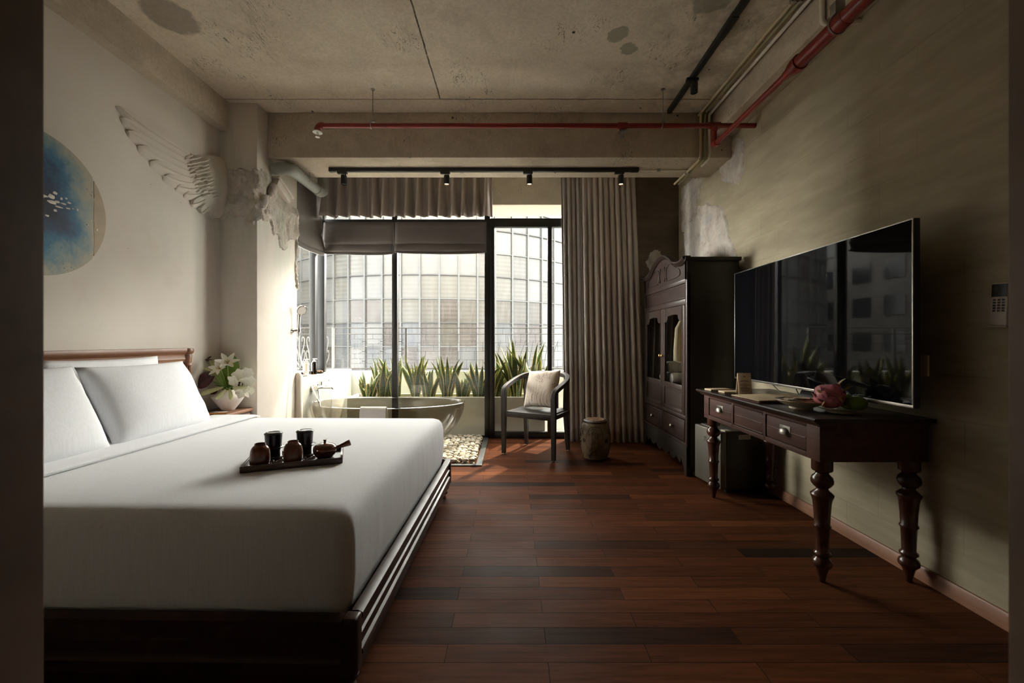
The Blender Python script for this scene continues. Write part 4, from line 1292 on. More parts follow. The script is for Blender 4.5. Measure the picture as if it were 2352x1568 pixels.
def build_nightstand():
    root = thing('nightstand', 'reddish brown wooden nightstand between the bed and the column', 'nightstand', (-2.36, 3.315, 0))
    x0, x1, y0, y1, zt = -2.50, -2.212, 3.122, 3.515, .585
    b = MB(); b.box(x0, x1, y0, y1, zt - .024, zt, .004); b.build('top', M['head_wood'], root)
    b = MB(); b.box(x0 + .01, x1 - .012, y0 + .012, y1 - .012, .10, zt - .024, .003); b.build('body', M['dark_wood'], root)
    for z0, z1 in ((.36, .545), (.13, .34)):
        b = MB(); b.box(x1 - .013, x1 - .006, y0 + .03, y1 - .03, z0, z1, .003); d = b.build('drawer', M['head_wood'], root)
        b = MB(); b.ball((x1 + .002, (y0 + y1) / 2, (z0 + z1) / 2), .012, n=12, m=8); b.build('knob', M['brass'], d)
    for x in (x0 + .03, x1 - .035):
        for y in (y0 + .035, y1 - .035):
            b = MB(); b.box(x - .018, x + .018, y - .018, y + .018, 0, .10, .003); b.build('leg', M['dark_wood'], root)
    for i, (xa, ya, xb, yb, z, lb) in enumerate(((-2.36, 3.16, -2.235, 3.22, .5885, 'orange pencil lying across the nightstand front'), (-2.39, 3.175, -2.27, 3.245, .5885, 'orange pencil lying behind another on the nightstand'))):
        d = (Vector((xb, yb, 0)) - Vector((xa, ya, 0))); L = d.length
        rt = thing('pencil', lb, 'pencil', (xa, ya, z), math.atan2(d.y, d.x), 'pencils on the nightstand')
        b = MB(); b.tube([(0, 0, 0), (L, 0, 0)], .0035, 6); b.build('shaft', M['pencil'], rt, local=True)
        b = MB(); b.tube([(L, 0, 0), (L + .012, 0, 0)], [.0033, .0006], 6); b.build('tip', M['pale_wood'], rt, local=True)
    b = MB(); b.box(-2.40, -2.30, 3.26, 3.33, .585, .587); tag(b.build('notepad', M['paper']), 'small white notepad on the nightstand beside the pencils', 'notepad')

def build_flowers():
    V = Vector((-2.345, 3.40, .585))
    b = MB()
    b.lathe([(0, 0), (.044, 0)] + smooth_prof([(.048, .004), (.056, .016), (.090, .062), (.112, .098), (.117, .118), (.110, .136), (.092, .148), (.074, .153), (.066, .160), (.062, .168)]) + [(.058, .166), (.060, .152), (.085, .140), (.10, .118), (.08, .07), (.04, .012), (0, .010)], V, 40)
    tag(b.build('vase', M['ceramic'], origin=V), 'squat ivory ceramic vase of flowers on the nightstand', 'vase')
    k = 3.40 / F_PX
    def Q(px, py, dy=0.0): 
        Y = 3.40 + dy
        return Vector(((px - 1176) * Y / F_PX, Y, EYE + (784 - py) * Y / F_PX))
    neck = V + Vector((0, 0, .16))
    def stem(root, tip, r=.0035, bend=.3):
        b = MB(); base = V + Vector((0, 0, .05)) + Vector(((tip.x - V.x) * .08, (tip.y - V.y) * .08, 0))
        nk = neck + Vector(((tip.x - V.x) * .25, (tip.y - V.y) * .25, 0))
        b.tube(catmull([base, nk, nk.lerp(tip, .5) + Vector((0, 0, .02)), tip], 6), r, 7)
        b.build('stem', M['stem'], root)
    def lily(label, p, d, size):
        rt = thing('lily', label, 'flower', neck, 0, 'white lilies in the vase')
        stem(rt, p)
        d = Vector(d).normalized()
        u = d.cross(Vector((0, 0, 1))).normalized(); v = u.cross(d)
        for q in range(6):
            a = 2 * PI * q / 6
            rad = u * math.cos(a) + v * math.sin(a)
            b = MB(); leaf_grid(b, p, d * .75 + rad * .55, -rad + d * .5, size, size * .21, -.42, 7, fold=.2)
            b.build('petal', M['petal'], rt)
        b = MB()
        for q in range(4):
            a = 1.6 * q
            b.tube([p, p + d * size * .5 + (u * math.cos(a) + v * math.sin(a)) * size * .14], [.0015, .0022], 5)
        b.build('stamen', M['stamen'], rt)
    def bud(label, p, d, L, W=.016):
        rt = thing('lily_bud', label, 'flower bud', neck, 0, 'closed lily buds in the vase')
        d = Vector(d).normalized()
        stem(rt, p)
        b = MB()
        b.tube([p + d * (L * t) for t in (0, .12, .35, .6, .82, .95, 1.0)], [W * s for s in (.35, .55, .78, 1.0, .9, .5, .06)], 9)
        b.build('bud', M['lily_bud'], rt)
    lily('open white lily on the left of the bouquet top, before the round leaf', Q(507, 848, -.05), (-.1, -.85, .45), .085)
    lily('open white lily at the bouquet top, against the round leaf', Q(523, 836, -.01), (.35, -.6, .65), .095)
    lily('white lily half hidden by orchids at the right of the vase', Q(556, 893, -.06), (.8, -.5, -.2), .08)
    for L_ in (('lily bud pointing left above the dark red flower', Q(487, 852, -.03), (-.95, -.1, .30), .12), ('green lily bud at far left behind the dark red flower', Q(478, 872, 0), (-1, 0, .12), .10),
               ('upright lily bud below the crossed brown pods', Q(498, 851, .0), (-.5, 0, .85), .11), ('pale lily bud hanging over the vase left rim', Q(512, 889, -.09), (-.9, -.35, -.32), .17, .020),
               ('green lily bud hanging down over the vase front', Q(518, 894, -.13), (-.45, -.5, -.75), .10), ('lily bud hanging down over the vase right front', Q(528, 894, -.12), (.45, -.5, -.8), .10),
               ('lily bud pointing right across the orchids', Q(535, 890, -.10), (.95, -.2, .02), .13)):
        bud(*L_)
    rt = thing('orchid_spray', 'spray of white orchids leaning right out of the vase', 'orchid', neck)
    stem(rt, Q(566, 868, -.04), .003)
    for i, (px, py, s) in enumerate(((549, 860, .052), (571, 855, .042), (537, 875, .050), (574, 875, .052), (556, 881, .048), (552, 902, .045), (577, 897, .030), (562, 893, .035), (546, 890, .035))):
        c = Q(px, py, -.07 - .008 * (i % 3))
        b = MB()
        nrm = Vector((.15 * math.sin(i * 2.1), -.9, .25 * math.cos(i * 1.7))).normalized()
        u = nrm.cross(Vector((0, 0, 1))).normalized(); v = u.cross(nrm)
        for q in range(5):
            a = 2 * PI * q / 5 + i
            dirv = u * math.cos(a) + v * math.sin(a)
            leaf_grid(b, c, dirv, nrm, s * (1.0 if q % 2 else 1.15), s * .48, .15, 6, fold=.12, shape=.8)
        b.build('blossom', M['petal'], rt)
    b = MB()
    for (px, py) in ((550, 879), (556, 882), (549, 884)):
        b.ball(Q(px, py, -.10), .009, n=8, m=6)
    b.build('blossom_lip', M['anthurium'], rt)
    rt = thing('anthurium', 'dark burgundy anthurium leaning left out of the vase', 'flower', neck)
    stem(rt, Q(490, 876, -.06))
    b = MB()
    c = Q(488, 872, -.08)
    for sd in (-1, 1):
        rows = []
        for i in range(9):
            t = i / 8
            wv = .062 * math.sin(PI * (t * .92 + .08)) ** .7
            mid = c + Vector((-.02 - .09 * t, -.03 * math.sin(t * 2), .03 - .085 * t))
            sdv = Vector((.60, -.25, -.72)).normalized() * sd
            lob = Vector((.028, 0, .02)) * (1 - t) ** 2
            rows.append([mid + lob * q + sdv * (wv * q) + Vector((0, -.016, 0)) * q * (1 - q) * 2 for q in (0, .3, .6, .85, 1)])
        b.rows(rows); b.rows([[p + Vector((.001, .003, 0)) for p in r][::-1] for r in rows])
    b.build('spathe', M['anthurium'], rt)
    b = MB(); leaf_grid(b, Q(500, 893, -.08), (-.5, -.3, -.6), (0, -1, .3), .06, .022, .2); b.build('bract', M['anthurium'], rt)
    rt = thing('round_leaf', 'broad round green leaf at the back of the bouquet', 'leaf', neck)
    stem(rt, Q(526, 856, .03))
    b = MB(); leaf_grid(b, Q(524, 868, .035), (.12, .05, 1), (.2, -1, .1), .205, .072, -.05, 10, fold=.1, shape=.85); b.build('blade', M['leaf'], rt)
    rt = thing('dried_pod', 'crossed thin brown pods on a stem at the bouquet left', 'dried pod', neck)
    stem(rt, Q(474, 829, -.02), .0022)
    b = MB()
    for (a, c_) in (((434, 831), (491, 826)), ((447, 817), (480, 830)), ((473, 829), (486, 818))):
        p0, p1 = Q(*a, -.02), Q(*c_, -.03)
        b.tube([p0.lerp(p1, t) + Vector((0, 0, .006 * math.sin(PI * t))) for t in (0, .25, .5, .75, 1)], [.0015, .005, .0075, .006, .0015], 7)
    b.build('pod', M['bark'], rt)
    rt = thing('leaf_cluster', 'long narrow green leaves crowded in the vase mouth', 'foliage', neck)
    rr = random.Random(4)
    for i in range(16):
        px, py = rr.uniform(488, 548), rr.uniform(850, 890)
        p1 = Q(px, py, rr.uniform(-.09, .05))
        d = p1 - neck
        b = MB(); leaf_grid(b, neck, d, Vector((d.x * .3, -1, .8)), d.length * 1.05 + .03, .013, -.25, 7, fold=.3)
        b.build('leaf', M['stem'], rt)

# ------------------------------------------------------------------ on the white wall
def build_wall_art():
    c = Vector((XL, 2.137, 1.882)); R0 = .384
    root = thing('round_painting', 'round blue abstract painting on the white wall above the bed', 'painting', c)
    b = MB(); n = 64
    cut = .306
    poly = []
    for k in range(n):
        a = 2 * PI * k / n
        poly.append((min(R0 * math.cos(a), cut + .0035 * noise.noise(Vector((math.sin(a) * 40, 0, 0)))), R0 * math.sin(a)))
    b.prism(poly, 0.001, .026, 'x'); b.build('canvas', M['painting'], root, local=True)
    b = MB()
    am = math.acos((cut + .007) / R0)
    poly = [(R0 * math.cos(-am + 2 * am * k / 20), R0 * math.sin(-am + 2 * am * k / 20)) for k in range(21)]
    edge = [(cut + .007 + .004 * noise.noise(Vector((k * .9, 3, 0))), R0 * math.sin(am) * (1 - 2 * k / 24)) for k in range(1, 24)]
    b.prism(poly + edge, 0.001, .022, 'x'); b.build('side_panel', M['canvas'], root, local=True)
    rr = random.Random(8)
    sp_ = [(0.082, .05, .018, .012), (.10, .075, .012, .008), (.11, .03, .014, .006), (.085, .02, .022, .010), (.13, .055, .006, .008), (.155, .065, .006, .005), (.14, .03, .016, .004), (.165, .012, .012, .005),
           (.19, .018, .004, .004), (.215, .02, .005, .008), (.12, .005, .02, .004), (.27, -.05, .006, .005), (.29, -.02, .005, .005), (.10, -.02, .010, .006), (.325, -.065, .004, .007), (.06, -.06, .01, .005), (.17, .045, .01, .005), (-.02, .02, .04, .014), (.03, .04, .03, .01), (.0, -.05, .03, .006)]
    for (y, z, a, h) in sp_:
        b = MB(); b.ball((.0265, y, z), .0025, a, h, 10, 6, jit=.5, seed=rr.random() * 9)
        b.build('paint_splash', M['white_splash'], root, local=True)

def build_wing():
    def Wp(zx, zy, off):
        px, py = zx / 3.1357, 150 + zy / 3.1357
        y, z = LWp(px, py)
        return Vector((XL + off, y, z))
    y0, z0 = LWp(430, 390)
    root = thing('wing_relief', 'white plaster wing relief fanning across the wall beside the column', 'relief', (XL, y0, z0))
    tips = [(828, 295), (858, 375), (905, 470), (985, 575), (1072, 688), (1168, 795), (1258, 868), (1318, 925), (1368, 1000), (1432, 1062), (1500, 1085)]
    bas = [(1330, 640), (1330, 680), (1340, 725), (1350, 770), (1365, 812), (1385, 850), (1410, 885), (1440, 915), (1470, 945), (1505, 970), (1540, 990)]
    wid = [30, 40, 46, 50, 52, 50, 46, 42, 40, 38, 36]
    for i in range(len(tips)):
        (tx, ty), (bx, by) = tips[i], bas[i]
        mx, my = (tx + bx) / 2 - 20 + (i * 2), (ty + by) / 2 + 36 - i * 2
        rows = []
        n = 16
        for k in range(n + 1):
            t = k / n
            x = (1 - t) ** 2 * bx + 2 * t * (1 - t) * mx + t * t * tx
            y = (1 - t) ** 2 * by + 2 * t * (1 - t) * my + t * t * ty
            dx = 2 * (1 - t) * (mx - bx) + 2 * t * (tx - mx); dy = 2 * (1 - t) * (my - by) + 2 * t * (ty - my)
            l = math.hypot(dx, dy); nx, ny = -dy / l, dx / l
            w_ = wid[i] * (0.62 + .38 * math.sin(PI * min(1, t * 1.05))) * (1 if t < .86 else math.sqrt(max(0, 1 - ((t - .86) / .14) ** 2)) + .02)
            row = []
            for s in (-1, -.92, -.6, -.3, -.1, 0, .1, .3, .6, .92, 1):
                edge = abs(s) > .95
                o = .0008 if edge else (.024 + .014 * s + .012 * (1 - s * s) - .016 * t * t + (.010 if abs(s) < .05 else 0) + .0012 * math.sin(k * 2.3 + s * 6))
                row.append(Wp(x + nx * w_ * s, y + ny * w_ * s, max(o, .003) if not edge else o))
            rows.append(row)
        b = MB(); b.rows(rows); b.build('feather', M['plaster'], root, sharp=50)
    rr = random.Random(2)
    b = MB()
    for r in range(5):
        for q in range(11):
            t = q / 10
            cx = 1315 + r * 24 + 95 * t ** 1.5 + (r % 2) * 6 + rr.uniform(-7, 7)
            cy = 650 + 260 * t + r * 9 + (13 if r % 2 else 0) + rr.uniform(-6, 6)
            if cy > 930 + r * 10: continue
            sz = 38 - r * 2.2
            rows = []
            for k in range(7):
                a = k / 6
                lx = cx + 14 - sz * (1 - a * 1.5); ly = cy + 6 - 12 * a
                w_ = sz * .50 * math.sqrt(max(0, 1 - (1 - min(1, a * 1.9)) ** 2)) + .5
                rows.append([Wp(lx, ly + w_ * s, (.040 + .009 * r + .010 * (1 - a) - .024 * abs(s) ** 2.2 + .002 * (abs(s) < .1))) for s in (-1, -.5, 0, .5, 1)])
            b.rows(rows)
    b.build('scale_feathers', M['plaster'], root, sharp=80)
    rows = []
    for i in range(19):
        u = i / 18
        row = []
        for j in range(25):
            v = j / 24
            x = 1395 + 205 * u; y = 648 + 437 * v
            e = ((u - .70) / .70) ** 2 + ((v - .48) / .54) ** 2
            x = 1520 + (x - 1520) * (1 - .12 * abs(v - .5))
            o = .085 * max(0, 1 - e) ** .6 + .008 * fbm(Vector((u * 5, v * 8, 4)), 4) - (.002 if e > .98 else 0)
            row.append(Wp(min(x, 1597), y + 40 * (u - .5), max(o, .001) if e < 1.0 else .0008))
        rows.append(row)
    b = MB(); b.rows(rows); b.build('wing_shoulder', M['plaster'], root, sharp=60)
    rows = []
    for i in range(15):
        u = i / 14
        rows.append([Wp(1470 + 130 * u, 800 + 300 * (j / 20) + 8 * math.sin(u * 5), (.03 * math.sin(PI * u) ** .5 * math.sin(PI * j / 20) ** .5 + .008 + .012 * max(-.6, fbm(Vector((u * 6, j * .5, 9)), 4))) if 0 < j < 20 and 0 < i else .0008) for j in range(21)])
    b = MB(); b.rows(rows); b.build('rough_edge', M['rough_plaster'], root, sharp=60)

build_bed()
build_tray()
build_nightstand()
build_flowers()
build_wall_art()
build_wing()
# ------------------------------------------------------------------ desk side of the room
def build_desk():
    root = thing('writing_desk', 'long dark wooden writing desk with drawers and turned legs by the olive wall', 'desk', (1.68, 2.51, 0))
    y0, y1, x0, x1 = 1.925, 3.085, 1.44, 1.950
    b = MB()
    prof = [(1.405, .790), (1.400, .784), (1.402, .776), (1.412, .772), (1.414, .768), (1.968, .768), (1.968, .790)]
    b.prism(prof, 1.906, 3.135, 'y'); b.build('top', M['desk_top'], root)
    b = MB()
    b.prism([(1.420, .768), (1.430, .758), (1.436, .752), (1.44, .752), (1.44, .768)], 1.915, 3.12, 'y')
    b.prism([(1.906 + .012, .768), (1.906 + .016, .756), (1.925, .750), (1.925, .768)], 1.43, 1.955, 'x')
    b.build('top_moulding', M['desk_body'], root)
    b = MB()
    b.box(x0 + .014, x0 + .030, y0 + .02, y1 - .02, .585, .768)
    for ya, yb in ((y0, 2.012), (2.338, 2.36), (2.68, 2.70), (3.012, y1)):
        b.box(x0, x0 + .02, ya, yb, .585, .768, .001)
    for ya, yb in ((2.012, 2.338), (2.36, 2.68), (2.70, 3.012)):
        b.box(x0, x0 + .02, ya, yb, .585, .612, .0005); b.box(x0, x0 + .02, ya, yb, .738, .768, .0005)
    b.build('front_frame', M['desk_body'], root)
    for ya, yb in ((y0, y0 + .022), (y1 - .022, y1)):
        b = MB(); b.box(x0 + .021, x1, ya, yb, .585, .768, .002); b.build('end_panel', M['desk_body'], root)
    b = MB(); b.box(x1 - .018, x1, y0 + .022, y1 - .022, .585, .768, .002); b.build('back_panel', M['desk_body'], root)
    for k, (ya, yb) in enumerate(((2.018, 2.332), (2.366, 2.674), (2.706, 3.006))):
        b = MB(); b.box(x0 + .004, x0 + .013, ya, yb, .616, .734, .002)
        zb = .676
        b.tube([(x0 + .004, ya + .004, zb), (x0 + .004, yb - .004, zb)], .0035, 8)
        if k == 1:
            for p, q in (((ya + .004, .619), (yb - .004, .619)), ((ya + .004, .731), (yb - .004, .731))):
                b.tube([(x0 + .004, p[0], p[1]), (x0 + .004, q[0], q[1])], .0035, 8)
        d = b.build('drawer_front' if k != 1 else 'fixed_panel', M['desk_body'], root)
        if k != 1:
            yc = (ya + yb) / 2
            b = MB()
            rows = []
            for i in range(9):
                ph = PI / 2 * i / 8
                rows.append([(x0 + .004 - .026 * math.sin(th) * math.cos(ph * .98) ** .8, yc + .037 * math.cos(th) * (1 if True else 0), .668 + .030 * math.sin(ph)) if False else
                             Vector((x0 + .003 - .026 * math.sin(th) * math.cos(ph), yc + .037 * math.cos(th) * math.cos(ph) ** .6, .664 + .032 * math.sin(ph))) for th in [PI * j / 16 for j in range(17)]])
            b.rows(rows)
            b.rows([[p + Vector((.0025, 0, -.0015)) for p in r][::-1] for r in rows])
            b.box(x0 + .001, x0 + .004, yc - .042, yc + .042, .662, .706, .001)
            b.build('cup_pull', M['pewter'], d)
    prof = [(.010, 0), (.013, .004), (.015, .02), (.024, .058), (.027, .066), (.040, .082), (.0415, .093), (.038, .106), (.026, .118), (.027, .124), (.036, .132), (.036, .140), (.029, .146), (.027, .152),
            (.0285, .20), (.031, .258), (.0365, .264), (.0365, .271), (.0315, .277), (.034, .33), (.0385, .385), (.043, .402), (.0475, .412), (.0475, .420), (.040, .427), (.036, .432), (.026, .440), (.0245, .450), (.035, .458),
            (.0455, .474), (.0465, .487), (.042, .503), (.030, .515), (.0265, .522), (.030, .528), (.041, .533), (.0435, .539), (.0435, .586)]
    for (x, y) in ((1.487, 1.973), (1.487, 3.035), (1.903, 1.973), (1.903, 3.035)):
        b = MB(); b.lathe(prof, (x, y, 0), 30); b.build('leg', M['turned'], root, sharp=50)

    ZT = .7905
    # wooden blocks, tent card
    for (x, y, L, rz, lb) in ((1.462, 3.035, .15, .12, 'pale wooden slab at the far end of the desk edge'), (1.495, 2.90, .17, .05, 'pale wooden slab next to the tent card')):
        rt_ = MB(); T = Matrix.Translation((x, y, ZT)) @ Matrix.Rotation(rz, 4, 'Z')
        rt_.box(-.02, L, -.04, .04, 0, .011, .002, T=T)
        tag(rt_.build('wooden_slab', M['pale_wood'], origin=(x, y, ZT)), lb, 'wooden slab', 'wooden slabs on the desk')
    rt = thing('tent_card', 'folded pale wooden tent card with small print on the desk', 'sign', (1.575, 2.795, ZT), -.28)
    hgt, hw, sp_ = .145, .040, .045
    for s in (-1, 1):
        b = MB()
        T = Matrix.Translation((0, s * sp_, 0)) @ Matrix.Rotation(s * math.atan2(sp_, hgt), 4, 'X')
        b.box(-hw, hw, -.003, .003, 0, math.hypot(hgt, sp_), .001, T=T)
        p = b.build('panel', M['pale_wood'], rt, local=True)
        if s == -1:
            b = MB(); rr = random.Random(1)
            for (z, n, wd) in ((.098, 1, .022), (.092, 1, .026), (.078, 1, .016), (.071, 1, .028), (.067, 1, .030), (.063, 1, .014), (.054, 1, .018), (.047, 1, .028), (.043, 1, .029), (.039, 1, .026), (.031, 1, .027), (.027, 1, .022)):
                x = -wd
                while x < wd:
                    l = rr.uniform(.003, .008)
                    b.box(x, min(x + l, wd), -.0036, -.0030, z, z + .0021 + (.001 if wd in (.022, .026) and z > .09 else 0), T=T); x += l + .0014
            for a in (-.5, 0, .5):
                b.box(-.0012 + a * .008, .0012 + a * .008, -.0036, -.0030, .126, .132 - abs(a) * .003, T=T)
            b.box(-.0055, .0055, -.0036, -.0030, .1235, .1255, T=T)
            b.build('print', M['ink'], p, local=True)
    # rattan folder
    rt = thing('menu_folder', 'woven rattan menu folder lying on the desk', 'folder', (1.605, 2.535, ZT), .06)
    b = MB(); b.box(-.178, .178, -.135, .135, 0, .004, .001); b.build('back_cover', M['folder_in'], rt, local=True)
    b = MB(); b.box(-.165, .17, -.128, .128, .004, .010); b.build('pages', M['folder_in'], rt, local=True)
    b = MB(); T = Matrix.Translation((-.18, 0, .011)) @ Matrix.Rotation(-.012, 4, 'Y'); b.box(0, .36, -.137, .137, 0, .006, .002, T=T); b.build('front_cover', M['rattan'], rt, local=True)
    # bowl of paper sachets
    p = Vector((1.548, 2.205, ZT))
    b = MB(); b.lathe([(0, .004), (.05, .0), (.054, .002), (.054, .012), (.075, .020), (.105, .036), (.119, .047), (.118, .049), (.10, .040), (.06, .022), (0, .018)], p, 44)
    tag(b.build('bowl', M['plate'], origin=p), 'shallow cream footed bowl holding kraft sachets', 'bowl')
    rr = random.Random(6)
    GL = ['flat kraft paper sachet at the far left of the cream bowl', 'kraft paper sachet poking over the near right rim of the cream bowl', 'kraft paper sachet in the middle of the cream bowl',
          'kraft paper sachet over the far rim of the cream bowl', 'topmost kraft paper sachet in the cream bowl', 'kraft paper sachet leaning on the left rim of the cream bowl', 'kraft paper sachet at the near side of the cream bowl']
    for i, (dx, dy, dz, rz) in enumerate(((-.03, .045, .040, .4), (.04, -.045, .045, 1.2), (0, 0, .050, .1), (.03, .045, .044, 2.0), (.005, -.005, .056, .8), (-.045, .0, .049, 1.5), (-.02, -.045, .044, 2.6))):
        T = Matrix.Translation(p + Vector((dx, dy, dz))) @ Euler((rr.uniform(-.15, .15), rr.uniform(-.15, .15), rz)).to_matrix().to_4x4()
        rows = []
        for a in range(9):
            u = -1 + a / 4
            rows.append([T @ Vector((.052 * u, .034 * v, .004 * math.sin(u * 4 + i) * v + .003 * (1 - u * u) + .003 * noise.noise(Vector((u * 2, v * 2, i))))) for v in (-1, -.5, 0, .5, 1)])
        b = MB(); b.rows(rows); b.rows([[q + Vector((0, 0, -.0015)) for q in r][::-1] for r in rows])
        tag(b.build('paper_sachet', M['packet']), GL[i], 'sachet', 'kraft sachets in the cream bowl')
    # fruit plate
    p = Vector((1.665, 2.085, ZT))
    b = MB(); b.lathe([(0, .004), (.055, .0), (.059, .002), (.059, .010), (.085, .017), (.112, .028), (.113, .030), (.084, .021), (.05, .016), (0, .015)], p, 44)
    tag(b.build('plate', M['plate'], origin=p), 'round cream plate of fruit at the near end of the desk', 'plate')
    c = p + Vector((-.045, .02, .078))
    rt = thing('dragon_fruit', 'pink dragon fruit with pale green scales on the fruit plate', 'fruit', c - Vector((0, 0, .06)))
    b = MB(); b.ball(c, .064, .068, .063, 22, 16, jit=.12, seed=2); b.build('flesh', M['dragon'], rt)
    rr = random.Random(12)
    for i in range(22):
        a = i * 2.399; zz = -.75 + 1.5 * i / 21
        d = Vector((math.sqrt(1 - zz * zz) * math.cos(a), math.sqrt(1 - zz * zz) * math.sin(a), zz))
        tdir = (Vector((.35, -.4, .85)) - d * d.dot(Vector((.35, -.4, .85)))).normalized()
        b = MB(); leaf_grid(b, c + d * .060 - tdir * .012, tdir + d * .22, d, .042, .020, .12, 6, fold=-.2)
        b.build('scale', M['dragon'], rt)
    for (d0, d1, L_) in (((.45, -.1, .55), (.55, -.1, .85), .06), ((.62, -.55, .35), (.6, -.4, .75), .055), ((-.62, -.3, -.3), (-.4, -.5, -.4), .03), ((.0, -.95, -.1), (.2, -1, .0), .022), ((-.75, -.2, .2), (-.5, -.2, .7), .03)):
        b = MB(); q = c + Vector(d0).normalized() * .060
        leaf_grid(b, q, d1, Vector(d0), L_, .016, .1, 7, fold=-.35); b.build('scale_tip', M['dragon_tip'], rt)
    for (dx, dy, lb) in ((.050, -.040, 'near green orange on the fruit plate beside the dragon fruit'), (.062, .038, 'far green orange on the fruit plate behind the near one')):
        cc = p + Vector((dx, dy, .052))
        rt = thing('green_orange', lb, 'fruit', cc - Vector((0, 0, .036)), 0, 'green oranges on the fruit plate')
        b = MB(); b.ball(cc, .042, .042, .037, 24, 16, jit=.04, seed=dx * 10); b.build('peel', M['lime'], rt)
        b = MB(); b.tube([cc + Vector((.004, 0, .035)), cc + Vector((.006, 0, .042))], [.004, .003], 7); b.build('stem', M['stem'], rt)

def build_tv():
    yc, z0, z1 = 2.538, .857, 1.690
    root = thing('television', 'large flat black television mounted on the olive wall above the desk', 'television', (1.772, yc, z0), -.016)
    hw, h = .743, z1 - z0
    b = MB(); b.box(-.006, .022, -hw, hw, 0, h, .003); b.box(.022, .05, -.45, .45, .08, .5, .006)
    b.build('body', M['tv_back'], root, local=True)
    b = MB()
    b.box(-.011, -.0065, -hw, hw, 0, .014, .001); b.box(-.011, -.0065, -hw, hw, h - .006, h, .001)
    b.box(-.011, -.0065, -hw, -hw + .006, .014, h - .006, .001); b.box(-.011, -.0065, hw - .006, hw, .014, h - .006, .001)
    b.build('bezel', M['tv_bezel'], root, local=True)
    b = MB(); b.box(-.0095, -.006, -hw + .006, hw - .006, .014, h - .006)
    b.build('screen', M['screen'], root, local=True)
    b = MB(); b.box(-.011, .0, -.56, -.50, -.006, .0, .001); b.build('sensor', M['tv_back'], root, local=True)
    b = MB(); b.box(.05, .203, -.2, .2, .2, .45, .004); b.build('wall_bracket', M['tv_back'], root, local=True)
    b = MB()
    pts = catmull([(1.80, 2.86, .862), (1.80, 2.80, .83), (1.79, 2.72, .800), (1.80, 2.66, .7935), (1.84, 2.64, .7935), (1.87, 2.68, .80), (1.875, 2.71, .83), (1.86, 2.72, .88)], 8)
    b.tube(pts, .0032, 7)
    b.build('cable', M['tv_back'], root)
    rt = MB(); rt.prism([(1.845, .7905), (1.955, .7905), (1.955, .85), (1.93, .862), (1.88, .85)], 2.45, 2.66, 'y')
    tag(rt.build('set_top_box', M['tv_back']), 'small black wedge shaped box on the desk under the television', 'media box')

